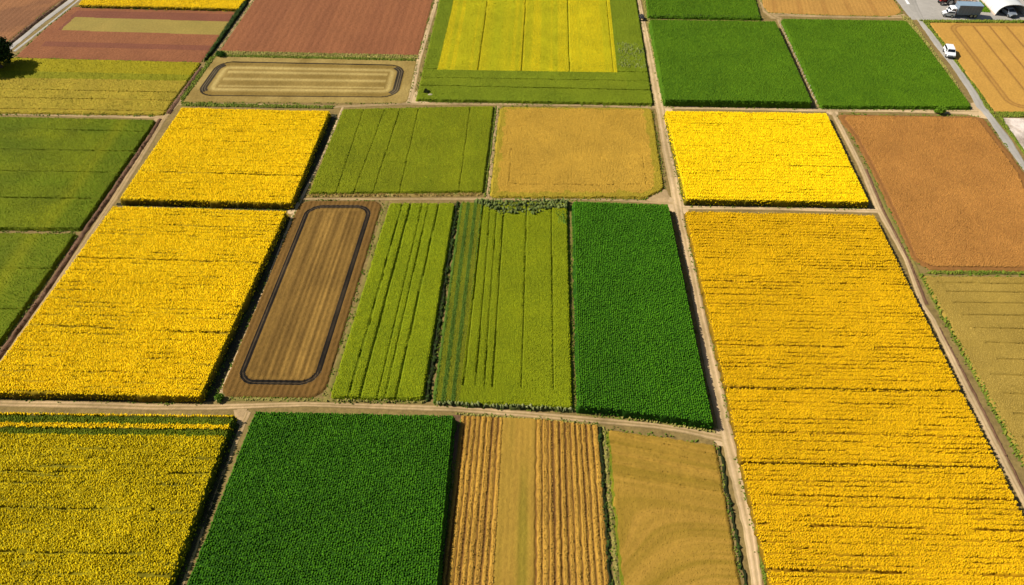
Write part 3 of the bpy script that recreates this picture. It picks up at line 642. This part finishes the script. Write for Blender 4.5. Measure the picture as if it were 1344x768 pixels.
verge('grass_verge', ((238, 134.5), (440, 139.5), (436, 143), (238, 139.5)), m_grass, h=.3, label='grass behind the far left yellow field')
verge('grass_verge', ((285, 67), (550, 73), (549, 78), (280, 73)), m_drygrass, h=.3, label='grass between red soil field and ringed stubble field')
verge('grass_verge', ((410, 254), (634, 252.5), (632, 257.5), (400, 259)), m_stub, h=.22, label='tan bank in front of the olive green field')
verge('grass_verge', ((650, 139), (653, 139), (638, 259), (635, 259)), m_grass, h=.3, label='grass between olive and tan fields')
verge('grass_verge', ((430, 523.5), (560, 525.5), (558, 529.5), (426, 528)), m_drygrass, h=.4, label='grass in front of the lime green field')
verge('grass_verge', ((300, 521), (424, 523), (424, 527), (300, 526.5)), m_drygrass, h=.2, label='grass in front of the ringed umber field')
verge('grass_verge', ((757, 540), (940, 566), (940, 570), (757, 545)), m_drygrass, h=.35, label='grass behind the curved road', top=[(800, 543), (870, 554)], bottom=[(800, 548), (870, 558)])
verge('grass_verge', ((596, 541.5), (790, 557.5), (790, 561), (600, 545)), m_drygrass, h=.25, label='grass in front of the curved road', top=[(700, 549)], bottom=[(700, 552)])
verge('grass_verge', ((790, 560), (795, 561), (820, 850), (813, 850)), m_drygrass, h=.18, label='grass between furrowed rows and tan grain')
verge('grass_verge', ((912, 340), (915, 340), (1009, 768), (1003, 768)), m_grass, h=.25, label='thin grass between dirt road and golden blocks', left=[(929, 420), (973, 600)], right=[(932, 420), (976, 600)])
verge('grass_verge', ((1284, -10), (1300, -10), (1300, 17), (1286, 16)), m_vivid, h=.25, label='green lawn beside the white barn')
field('stony_ground', None, None, Patch((1311, 155), (1640, 157), (1700, 300), (1410, 300), left=[(1344, 200)]), [('stony_ground', m_stone)], kind='structure', z=lambda f: .02+.1*nz(f, .7), tone=lambda f: sm(.3, .7, nz(f, .4)), tufts=[dict(h=.3, r=.22, pitch=.4, keep=lambda g: nz(g, .35, 40) > .62)])

def strip(name, label, cat, pts, mat, h=.8, r=.3, pitch=.34, group=None, thr=0.0, **kw):
    return field(name, label, cat, Patch(*pts, **kw), [('leaves', mat, None)], z=lambda f: h*.6*(.7+.6*nz(f, .8)), tone=lambda f: nz(f, .5), edge=.35,
                 tufts=[dict(h=h*.6, r=r, pitch=pitch, low=.35, hf=lambda g: .6+.8*nz(g, .6), keep=lambda g: nz(g, .5, 66) > thr)], rad=.25, group=group, wob=.4)
strip('hedge', 'low dark hedge between the terracotta banded field and the footpath', 'hedge', ((319, 4), (326, 4), (279, 70), (268, 82)), m_darkhedge, .7)
strip('hedge', 'low dark hedge row along the far edge of the ringed stubble field', 'hedge', ((530, 73), (552, 75), (546, 79), (530, 77)), m_darkhedge, .6) if False else None
strip('hedge', 'ragged dark hedge between the near tan grain field and the dirt road', 'hedge', ((942.5, 584), (947, 584), (994, 850), (989, 850)), m_darkhedge, .5, thr=.46)
strip('hedge', 'thin dark hedge line between the two furthest vivid green fields', 'hedge', ((851, 22), (1000, 24), (1000, 26), (851, 24.5)), m_darkhedge, .8)
strip('hedge', 'dark hedge line between the lime field and the leafy rows', 'hedge', ((599, 265), (603.5, 265), (565, 527), (558, 527)), m_darkhedge, .55, thr=.4)
strip('hedge', 'dark ragged hedge between the furrowed rows and the grass strip', 'hedge', ((783, 559), (790, 560), (809, 850), (803, 850)), m_darkhedge, .5, thr=.42)
strip('hedge', 'dark low hedge along the far side of the curved road below the tall green field', 'hedge', ((879, 270), (886, 271), (949, 566), (941, 562)), m_darkhedge, .6, thr=.3) if False else None
strip('hedge', 'pale green shrub row along the curved road in front of the olive field', 'hedge', ((572, 527.5), (752, 537), (752, 541.5), (572, 532)), crop_mat('sage_leaves', (.05, .06, .012), (.08, .09, .02), (.16, .20, .05), (.40, .40, .16), grain=.2), .9)
strip('thicket', 'grey green thicket at the far end of the olive field', 'thicket', ((620, 264.5), (746, 264.5), (746, 278), (626, 270)), crop_mat('thicket_leaves', (.03, .04, .010), (.05, .06, .014), (.08, .12, .02), (.26, .30, .08), grain=.2), 1.1, r=.36, pitch=.42,
      bottom=[(650, 279), (658, 286), (705, 286), (722, 277)])
strip('thicket', 'ragged low scrub on the right margin of the olive field', 'thicket', ((726, 278), (746, 280), (745, 298), (732, 296)), m_bluegreen, .7, thr=.4)
strip('thicket', 'patch of grey green scrub at the corner of the far yellow striped block', 'thicket', ((808, 58), (845, 60), (849, 93), (811, 93)), crop_mat('scrub_leaves', (.09, .10, .02), (.26, .20, .07), (.09, .14, .025), (.22, .26, .06), grain=.25), .75, r=.34, pitch=.5, thr=.36)
# crop shadow painted as dark earth strips beside the tall yellow fields
m_painted_shadow = crop_mat('painted_shadow_earth', (.035, .03, .018), (.07, .06, .03), (.03, .045, .01), (.08, .10, .02), patch=.3, grain=.3, gs=1.5, bump=.6)
def painted_shadow(label, l, r_):
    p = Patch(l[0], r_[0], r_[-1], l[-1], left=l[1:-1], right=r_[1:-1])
    field('painted_shadow', label, None, p, [('painted_shadow', m_painted_shadow)], kind='structure', z=lambda f: .01+.05*nz(f, .8), tone=lambda f: nz(f, .6), tufts=[dict(h=.2, r=.16, pitch=.3, low=.2, keep=lambda g: nz(g, .6) > .5)], res=.25)
painted_shadow('painted crop shadow right of the largest yellow field', [(374, 286), (345, 360), (268, 527)], [(382, 286), (354, 360), (282, 527)])
painted_shadow('painted crop shadow right of the upper left yellow field', [(432, 150), (405, 220), (381, 268)], [(443, 150), (416, 220), (392, 262)])
painted_shadow('painted crop shadow right of the near left yellow field', [(305, 556), (268, 660), (196, 850)], [(317, 556), (284, 660), (206, 850)])
painted_shadow('painted crop shadow between the two left yellow fields', [(154, 266.5), (260, 270), (382, 274)], [(152, 270), (260, 273), (380, 277)])
painted_shadow('painted crop shadow in front of the largest yellow field', [(-60, 519), (120, 521), (266, 526)], [(-60, 524), (120, 526), (266, 529.5)])
# earth banks along the left track
def bank(label, l, r_, h=.35):
    def poly(P): return P
    p = Patch(l[0], r_[0], r_[-1], l[-1], left=l[1:-1], right=r_[1:-1])
    field('earth_bank', label, None, p, [('earth_bank', m_bank)], kind='structure', z=lambda f: h*(.5+.8*nz(f, .8))*np.clip(1-np.abs(f.s-.5)*1.6, .1, 1), tone=lambda f: nz(f, .6), tufts=[dict(h=.15, r=.15, pitch=.35, low=0, keep=lambda g: nz(g, .6) > .5)], res=.2)
bank('dark earth bank along the left footpath', [(208, 156), (190, 184), (137, 262), (104, 309), (58, 380), (-12, 477), (-70, 560)], [(214, 156), (197, 184), (145, 262), (112, 309), (66, 380), (-3, 477), (-60, 560)])
bank('dark earth bank beside the striped tan field', [(262, 88), (216, 150)], [(268, 88), (224, 150)], .3)
bank('dark earth edge in front of the yellow striped block', [(545, 132), (858, 137.5)], [(545, 134), (858, 139)], .2) if False else None
bank('earth bank beside the grey lane', [(83, 0), (42, 30), (9, 58)], [(89, 0), (48, 31), (11, 62)], .4)
bank('dark ditchside edge along the right footpath', [(1134.5, 222), (1157.5, 275), (1191.5, 342), (1214.5, 400)], [(1138, 222), (1160.5, 275), (1194.5, 342), (1219, 400)], .1)
bank('dark ditchside edge along the right footpath, near', [(1231, 430), (1275, 513), (1327, 615), (1347, 655)], [(1234, 430), (1279, 513), (1331, 615), (1352, 655)], .1)
# weeds and grass that straggle along every field edge
bf = Buf()
for p, rad_ in PLOTS:
    for k in ('top', 'right', 'bottom', 'left'):
        P, d_, Ln = p.e[k]
        n = int(Ln/.16)
        u = rng.uniform(0, 1, n); q = p.ev(k, u); c = p.c[:2]
        t = p.ev(k, np.clip(u+.01, 0, 1))-p.ev(k, np.clip(u-.01, 0, 1)); t /= np.linalg.norm(t, axis=1)[:, None]+1e-9
        nrm = np.stack([-t[:, 1], t[:, 0]], 1); nrm *= np.sign(((q-c)*nrm).sum(1))[:, None]
        m_ = fbm(q[:, 0]*.45, q[:, 1]*.45, 91)
        off = (rng.uniform(0, 1, n)**1.5)*(.15+.7*m_)-.05
        Q = q+nrm*off[:, None]
        k_ = (fbm(Q[:, 0]*.8, Q[:, 1]*.8, 92) > .42) & (u > .01) & (u < .99)
        if not k_.any(): continue
        N = int(k_.sum())
        V, F, m = tuft_geo(np.c_[Q[k_], np.full(N, .01)], rng.uniform(.08, .2, N), rng.uniform(.08, .32, N)*(.4+m_[k_]))
        bf.add(V, F, .5, np.tile(np.r_[np.full(m-1, .5), 1.0], N), np.repeat(np.clip(rng.normal(.4, .3, N), 0, 1), m))
tag(bf.build('weeds', m_grass), 'weeds and grass straggling along the field edges', None, None, 'stuff')
#MARK-OBJECTS
# ------------------------------------------------------------------ trees and bushes
m_bark = plain('bark', (.09, .06, .04), .9, var=.2, scale=4)
def leaf_mat(name, a, b): return crop_mat(name, a, b, a, b, patch=.15, grain=.2, gs=2)
def crown_mesh(name, blobs, n, size, mat, parent):
    """leaf faces spread through several uneven clumps"""
    bf = Buf(); tot = sum(b[3]**2 for b in blobs)
    for (x, y, z, r) in blobs:
        k = int(n*r*r/tot)
        d = rng.normal(size=(k, 3)); d /= np.linalg.norm(d, axis=1)[:, None]
        rad = r*(rng.uniform(.25, 1, k)**.4)*(.75+.5*vnoise(d[:, 0]*3+x*5, d[:, 1]*3+d[:, 2]*3, 3))
        c = np.array([x, y, z])+d*rad[:, None]*np.array([1, 1, .85])
        c[:, 2] = np.maximum(c[:, 2], .05)
        a = rng.normal(size=(k, 3)); a /= np.linalg.norm(a, axis=1)[:, None]
        a = a-.5*d; b = np.cross(a, d+rng.normal(size=(k, 3))*.7); b /= np.linalg.norm(b, axis=1)[:, None]+1e-6
        s = size*rng.uniform(.6, 1.3, k)[:, None]
        V = np.stack([c-a*s*.6, c+b*s*.35, c+a*s*.6, c-b*s*.35], 1).reshape(-1, 3)
        F = np.arange(k*4).reshape(k, 4)
        bf.add(V, F, 0, 1, np.repeat(rng.uniform(0, 1, k), 4))
    return bf.build(name, mat, parent)
def limb(bf, a, b, ra, rb, k=8):
    a = np.array(a, float); b = np.array(b, float); d = (b-a)/np.linalg.norm(b-a)
    u = np.cross(d, [0.3, .9, .2]); u /= np.linalg.norm(u); v = np.cross(d, u)
    t = np.arange(k)*6.283/k
    V = np.concatenate([a+ra*(np.cos(t)[:, None]*u+np.sin(t)[:, None]*v), b+rb*(np.cos(t)[:, None]*u+np.sin(t)[:, None]*v)])
    i = np.arange(k); bf.add(V, np.stack([i, (i+1) % k, (i+1) % k+k, i+k], 1), .5, 0, .5)
def plant(name, label, cat, px, py, height, radius, mat, nb=9, n=5000, size=.3, trunk=None, flat_=.8):
    root = empty(name, at(px, py)); tag(root, label, cat)
    bl = []
    th = trunk or .1
    for i in range(nb):
        a = random.uniform(0, 6.28); q = radius*.62*math.sqrt(random.uniform(0, 1))
        z = th+(height-th)*random.uniform(.28, .78)*(1-.3*q/radius)
        bl.append((q*math.cos(a), q*math.sin(a), z, radius*random.uniform(.36, .55)))
    bl.append((0, 0, th+(height-th)*.5, radius*.62))
    bf = Buf(); top = th+(height-th)*.45
    limb(bf, (0, 0, -.1), (.05, 0, top), radius*.11, radius*.06)
    for b in bl[:6]: limb(bf, (.03, 0, th+(top-th)*.3), b[:3], radius*.05, radius*.02, 6)
    bf.build('trunk', m_bark, root)
    crown_mesh('crown', bl, n, size, mat, root)
    return root
plant('tree', 'dark leafy tree cut by the left edge beside the striped field', 'tree', 2, 90, 6.6, 4.6, leaf_mat('tree_leaves', (.012, .03, .006), (.03, .06, .01)), 12, 9000, .42, 1.3)
plant('bush', 'round green bush on the track above the rust brown field', 'bush', 1233, 148, 1.25, 1.1, leaf_mat('bush_leaves', (.09, .19, .008), (.18, .32, .02)), 7, 2600, .22)
plant('bush', 'small bright green bush at the near corner of the ringed umber field', 'bush', 288, 524, .8, .75, leaf_mat('corner_bush_leaves', (.07, .15, .01), (.16, .28, .02)), 5, 1200, .16)
plant('bush', 'small dark bush beside a boulder at the track corner', 'bush', 561, 124, 1.0, .85, leaf_mat('dark_bush_leaves', (.02, .03, .008), (.05, .06, .015)), 5, 1200, .18)
plant('bush', 'green bush at the far corner of the ringed stubble field', 'bush', 289, 73, .9, 1.2, leaf_mat('far_bush_leaves', (.04, .11, .008), (.09, .2, .02)), 6, 1500, .2)

# ------------------------------------------------------------------ boxes, wheels, profiles
import bmesh
def mesh_obj(name, bm, mat, parent=None, bevel=0, smooth=False):
    me = bpy.data.meshes.new(name)
    if bevel:
        bmesh.ops.bevel(bm, geom=bm.edges[:], offset=bevel, segments=2, affect='EDGES', clamp_overlap=True)
    bmesh.ops.recalc_face_normals(bm, faces=bm.faces[:])
    bm.to_mesh(me); bm.free(); me.materials.append(mat)
    if smooth: me.shade_smooth()
    o = bpy.data.objects.new(name, me); C.objects.link(o)
    if parent: o.parent = parent
    return o
def bm_box(bm, c, s, taper=(1, 1)):
    vs = []
    for z in (-1, 1):
        for x, y in ((-1, -1), (1, -1), (1, 1), (-1, 1)):
            k = taper if z > 0 else (1, 1)
            vs.append(bm.verts.new((c[0]+x*s[0]/2*k[0], c[1]+y*s[1]/2*k[1], c[2]+z*s[2]/2)))
    for f in ((3, 2, 1, 0), (4, 5, 6, 7), (0, 1, 5, 4), (1, 2, 6, 5), (2, 3, 7, 6), (3, 0, 4, 7)):
        bm.faces.new([vs[i] for i in f])
def box(name, c, s, mat, parent, bevel=0, taper=(1, 1)):
    bm = bmesh.new(); bm_box(bm, c, s, taper); return mesh_obj(name, bm, mat, parent, bevel)
def extrude_profile(bm, pts, wfun):
    """side outline in x,z given a half width at every point"""
    L = [bm.verts.new((x, wfun(x, z), z)) for x, z in pts]; Rr = [bm.verts.new((x, -wfun(x, z), z)) for x, z in pts]
    n = len(pts)
    bm.faces.new(L); bm.faces.new(Rr[::-1])
    for i in range(n): bm.faces.new((L[i], L[(i+1) % n], Rr[(i+1) % n], Rr[i]))
def quad(name, pts, mat, parent, th=.02):
    bm = bmesh.new(); a = [Vector(p) for p in pts]; nrm = (a[1]-a[0]).cross(a[3]-a[0]).normalized()*th
    lo = [bm.verts.new(p-nrm*.5) for p in a]; hi = [bm.verts.new(p+nrm) for p in a]
    bm.faces.new(lo[::-1]); bm.faces.new(hi)
    for i in range(4): bm.faces.new((lo[i], lo[(i+1) % 4], hi[(i+1) % 4], hi[i]))
    return mesh_obj(name, bm, mat, parent)
m_tyre = plain('tyre_rubber', (.02, .02, .02), .85, var=.15)
m_rim = plain('rim_metal', (.45, .45, .47), .35, .8)
m_white = plain('white_paint', (.82, .82, .82), .3, var=.03)
m_glass = plain('dark_glass', (.012, .014, .018), .08, var=.05, spec=.6)
m_lamp = plain('lamp_glass', (.75, .75, .7), .15)
m_black_p = plain('black_plastic', (.03, .03, .03), .6)
m_redp = plain('red_paint', (.34, .025, .02), .4)
m_bluegrey = plain('blue_grey_sheet', (.23, .32, .40), .5, var=.06, scale=.8)
m_steelblue = plain('slate_side_sheet', (.16, .20, .25), .55, var=.08, scale=.8)
m_barn = plain('white_barn_sheet', (.60, .60, .57), .55, var=.06, scale=.7)
m_grey_p = plain('grey_paint', (.22, .25, .29), .3, var=.03)
m_wood = plain('pale_wood', (.55, .40, .30), .8, var=.2, scale=3)
m_pole = plain('bleached_wood', (.62, .52, .40), .85, var=.2, scale=3)
m_rock = plain('pale_rock', (.42, .34, .24), .9, var=.25, scale=2)
m_paint = plain('road_paint', (.75, .74, .70), .7, var=.15, scale=2)
def wheel(parent, x, y, r, wd):
    bm = bmesh.new(); bmesh.ops.create_cone(bm, cap_ends=True, segments=20, radius1=r, radius2=r, depth=wd)
    bmesh.ops.rotate(bm, verts=bm.verts, matrix=Euler((math.pi/2, 0, 0)).to_matrix()); bmesh.ops.translate(bm, verts=bm.verts, vec=(x, y, r))
    t = mesh_obj('wheel', bm, m_tyre, parent)
    bm = bmesh.new(); bmesh.ops.create_cone(bm, cap_ends=True, segments=14, radius1=r*.62, radius2=r*.55, depth=wd+.03)
    bmesh.ops.rotate(bm, verts=bm.verts, matrix=Euler((math.pi/2, 0, 0)).to_matrix()); bmesh.ops.translate(bm, verts=bm.verts, vec=(x, y, r))
    mesh_obj('rim', bm, m_rim, t)
def car(name, label, loc, rz, paint, Ln=4.6, Wd=1.9, Ht=1.75):
    """x forward; bonnet, raked windscreen, long roof"""
    r = empty(name, loc, rz); tag(r, label, 'car')
    k = Ln/4.6; hw = Wd/2; rf = .33
    def w_(x, z): return hw*(1 if z < 1.02 else 1-.17*(z-1.02)/(Ht-1.02))*(1 if abs(x) < 2.0*k else .93)
    hd = .98
    prof = [(-2.3, .35), (2.25, .35), (2.3, .62), (2.22, .86), (1.15, 1.04), (.45, Ht-.04), (.2, Ht), (-1.85, Ht-.02), (-2.05, Ht-.10), (-2.28, 1.0)]
    bm = bmesh.new(); extrude_profile(bm, [(x*k, z) for x, z in prof], w_)
    mesh_obj('body', bm, paint, r, .05)
    zt, zb = Ht-.13, 1.09
    fx = lambda z: (1.15+(z-1.04)/(Ht-1.08)*(-.7))*k
    quad('windscreen', [(fx(zb)+.02, -hw*.88, zb), (fx(zb)+.02, hw*.88, zb), (fx(zt)+.02, hw*.76, zt), (fx(zt)+.02, -hw*.76, zt)], m_glass, r)
    for sd in (-1, 1):
        y0, y1 = sd*(w_(0, zb)+.005), sd*(w_(0, zt)+.005)
        quad('side_window', [(-1.95*k, y0, zb), (.85*k, y0, zb), (.42*k, y1, zt), (-1.85*k, y1, zt)], m_glass, r, .015*sd)
        box('headlight', (2.2*k, sd*hw*.68, .76), (.14, .4, .16), m_lamp, r, .02)
        box('wing_mirror', (.75*k, sd*(hw+.1), 1.1), (.14, .2, .15), m_black_p, r, .02)
        box('tail_light', (-2.27*k, sd*hw*.8, .95), (.08, .18, .3), m_redp, r, .01)
        for x in (1.42*k, -1.38*k): wheel(r, x, sd*(hw-.11), rf, .24)
    quad('rear_window', [(-2.25*k, hw*.8, 1.1), (-2.25*k, -hw*.8, 1.1), (-2.12*k, -hw*.72, zt), (-2.12*k, hw*.72, zt)], m_glass, r)
    box('bumper', (2.27*k, 0, .45), (.12, hw*1.84, .18), m_black_p, r, .02)
    box('grille', (2.26*k, 0, .70), (.06, hw*.8, .14), m_black_p, r, .01)
    return r
d = at(1257, 85)-at(1236, 60); hdg = math.atan2(-abs(d[1]), d[0])
p0 = at(1244.2, 72)
car('parked_car', 'white car facing the viewer on the grey lane beside the amber stubble', (p0[0], p0[1], .07), hdg-R(12), m_white, 4.1, 1.75, 1.6)
p0 = at(1243, 21.5)
car('parked_car', 'tiny white car in front of the box lorry in the farmyard', (p0[0], p0[1], .04), R(170), m_white, 2.6, 1.5, 1.5)
p0 = at(1321, 19)
car('parked_car', 'grey car at the dark mouth of the white barn', (p0[0], p0[1], .04), R(-75), m_grey_p, 4.2, 1.8, 1.6)

# box lorry, cab to the left
p0 = at(1268, 24); r = empty('box_lorry', (p0[0], p0[1]+1.2, .04), R(178)); tag(r, 'blue grey box lorry with a white cab in the farmyard', 'lorry')
box('box_body', (-.1, 0, 1.75), (5.3, 2.3, 2.1), m_steelblue, r, .03)
box('roof_panel', (-.1, 0, 2.84), (5.4, 2.36, .07), m_bluegrey, r, .02)
for i in range(8): box('side_rib', (-2.6+i*.72, 1.17, 1.75), (.05, .03, 2.0), m_bluegrey, r)
bm = bmesh.new(); extrude_profile(bm, [(2.65, .5), (4.1, .5), (4.15, 1.15), (3.85, 1.85), (3.65, 2.0), (2.65, 2.0)], lambda x, z: 1.05 if z < 1.3 else .95)
cb = mesh_obj('cab', bm, m_white, r, .06)
quad('windscreen', [(4.13, -.85, 1.25), (4.13, .85, 1.25), (3.89, .78, 1.8), (3.89, -.78, 1.8)], m_glass, cb)
for sd in (-1, 1): quad('door_window', [(2.95, sd*1.06, 1.3), (3.9, sd*1.06, 1.3), (3.7, sd*.97, 1.82), (2.95, sd*.97, 1.82)], m_glass, cb, .02*sd)
for sd in (-1, 1): box('headlight', (4.14, sd*.7, .8), (.08, .3, .2), m_lamp, cb, .01)
box('chassis', (.5, 0, .58), (6.6, .9, .2), m_black_p, r)
for x in (3.4, -1.0, -1.9):
    for sd in (-1, 1): wheel(r, x, sd*1.0, .45, .3)

# hoop barn, open end towards the viewer
a, b = at(1306, 20.5), at(1345, 21.5); wB = b[0]-a[0]
r = empty('barn', ((a[0]+b[0])/2, a[1], 0)); tag(r, 'white hoop roofed barn at the right of the farmyard', 'barn')
def hoop(hb, ht, y0, y1, th, n=28):
    bm = bmesh.new(); out = []
    for rr_ in (0, -th):
        for y in (y0, y1):
            row = []
            for i in range(n+1):
                t = math.pi*i/n; cx = -math.copysign(abs(math.cos(t))**.8, math.cos(t)); sz = math.sin(t)**.75
                row.append(bm.verts.new((cx*(hb+rr_), y, sz*(ht+rr_))))
            out.append(row)
    o1, o2, i1, i2 = out
    for i in range(n):
        for q in ((o1[i], o1[i+1], o2[i+1], o2[i]), (i1[i], i2[i], i2[i+1], i1[i+1]), (o1[i], i1[i], i1[i+1], o1[i+1]), (o2[i], o2[i+1], i2[i+1], i2[i])): bm.faces.new(q)
    return bm
hB = wB/2; tB = 2.6
mesh_obj('roof', hoop(hB, tB, 0, 15, .08), m_barn, r)
for i in range(6): mesh_obj('hoop_rib', hoop(hB+.05, tB+.05, .02+i*2.98, .14+i*2.98, .05), m_barn, r)
bm = bmesh.new(); n = 24
vs = [bm.verts.new((-math.copysign(abs(math.cos(math.pi*i/n))**.8, math.cos(math.pi*i/n))*(hB-.09), 14.7, math.sin(math.pi*i/n)**.75*(tB-.09))) for i in range(n+1)]
f = bm.faces.new(vs); e = bmesh.ops.extrude_face_region(bm, geom=[f]); bmesh.ops.translate(bm, verts=[v for v in e['geom'] if isinstance(v, bmesh.types.BMVert)], vec=(0, .1, 0))
mesh_obj('end_wall', bm, m_barn, r)
for sd in (-1, 1): box('base_board', (sd*(hB+.1), 7.4, .15), (.12, 15, .3), m_wood, r)

# red tractor
p0 = at(1240, 5.5); r = empty('tractor', (p0[0], p0[1], .04), R(185)); tag(r, 'small dark red tractor behind the box lorry', 'tractor')
box('bonnet', (.85, 0, 1.05), (1.5, .75, .6), m_redp, r, .06)
cb = box('cab', (-.55, 0, 1.6), (1.2, 1.3, 1.5), m_glass, r, .05, (.9, .9)); box('cab_roof', (-.55, 0, 2.4), (1.3, 1.4, .12), m_redp, r, .04)
box('chassis', (.2, 0, .65), (2.6, .5, .35), m_black_p, r)
for sd in (-1, 1): wheel(r, -.65, sd*.8, .78, .42); wheel(r, 1.15, sd*.65, .45, .28); box('mudguard', (-.65, sd*.8, 1.62), (1.1, .46, .1), m_redp, r, .03)
box('exhaust_pipe', (.9, .3, 1.7), (.08, .08, .8), m_black_p, r)
# pale crates behind the lorry
for i, (x, y, lab, s_) in enumerate(((1252, 3.2, 'pale slatted crate next to the red tractor', 1.0), (1259, 2.6, 'pale slatted crate second from the red tractor', 1.15), (1267, 3.0, 'pale slatted crate third from the red tractor', .95), (1275, 2.4, 'pale slatted crate nearest the barn lawn', 1.1))):
    p0 = at(x, y); r = empty('crate', (p0[0], p0[1], .04), R(7*i-9)); tag(r, lab, 'crate', 'pale crates behind the box lorry')
    bm = bmesh.new()
    for zz in (.2, .45, .7):
        for sd in (-1, 1): bm_box(bm, (0, sd*.55*s_, zz), (1.14*s_, .03, .18)); bm_box(bm, (sd*.585*s_, 0, zz), (.03, 1.06*s_, .18))
    mesh_obj('slats', bm, m_wood, r)
    bm = bmesh.new()
    for sx in (-1, 1):
        for sy in (-1, 1): bm_box(bm, (sx*.51*s_, sy*.48*s_, .42), (.09, .09, .84))
    bm_box(bm, (0, 0, .08), (1.08*s_, 1.0*s_, .05)); mesh_obj('frame', bm, m_pole, r)
# quad bike on the far road
p0 = at(842, 25.5); r = empty('quad_bike', (p0[0], p0[1], .08), R(-85)); tag(r, 'small dark quad bike on the far end of the pale dirt road', 'quad bike')
bm = bmesh.new(); extrude_profile(bm, [(-.75, .45), (.7, .4), (.85, .62), (.5, .82), (.1, .74), (-.3, .86), (-.8, .8)], lambda x, z: .3); mesh_obj('body', bm, m_black_p, r, .04)
box('seat', (-.3, 0, .9), (.7, .32, .1), m_tyre, r, .03); box('handlebar', (.35, 0, 1.0), (.06, .8, .06), m_rim, r)
for sd in (-1, 1):
    for x in (-.6, .6): wheel(r, x, sd*.45, .3, .24); box('mudguard', (x, sd*.42, .66), (.6, .3, .05), m_black_p, r, .02)
# boulder
bm = bmesh.new(); bmesh.ops.create_icosphere(bm, subdivisions=3, radius=.5)
for v in bm.verts:
    q = v.co.copy(); s_ = 1+.35*(vnoise(np.array([q.x*2.1+9]), np.array([q.y*2.1+q.z*1.7]), 4)[0]-.5); v.co = Vector((q.x*s_*1.3, q.y*s_*.9, max(q.z, -.3)*s_*.8))
o = mesh_obj('boulder', bm, m_rock); p0 = at(565, 127); o.location = (p0[0], p0[1], .28); tag(o, 'pale boulder at the track corner next to the small dark bush', 'boulder')
# posts along the narrow tan path
bm = bmesh.new(); bm_box(bm, (0, 0, .3), (.14, .14, .7), (.85, .85)); bmesh.ops.bevel(bm, geom=bm.edges[:], offset=.015, segments=1, affect='EDGES')
pm = bpy.data.meshes.new('fence_post'); bm.to_mesh(pm); bm.free(); pm.materials.append(m_pole)
a, b = at(1022.5, 31), at(1070.5, 135)
for i in range(26):
    o = bpy.data.objects.new('fence_post', pm); C.objects.link(o); u = i/25
    o.location = (a[0]+(b[0]-a[0])*u+random.uniform(-.08, .08), a[1]+(b[1]-a[1])*u, 0); o.rotation_euler = (random.uniform(-.08, .08), random.uniform(-.08, .08), random.uniform(0, 1.5)); o.scale = (1, 1, random.uniform(.8, 1.15))
    tag(o, 'short pale post in the row beside the narrow tan path', 'post', 'short pale posts along the narrow path')
# painted dash on the yard
p_ = Patch((1187, 0), (1190, 0), (1194.5, 6), (1190.5, 6)); bf = Buf()
V = np.array([[*p_.xy(np.array([u]), np.array([v]))[0], .085] for u, v in ((0, 0), (0, 1), (1, 1), (1, 0))]); bf.add(V, [[0, 1, 2, 3]], .5, 0, .5)
tag(bf.build('road_marking', m_paint), 'white painted dash on the farmyard', None, None, 'structure')
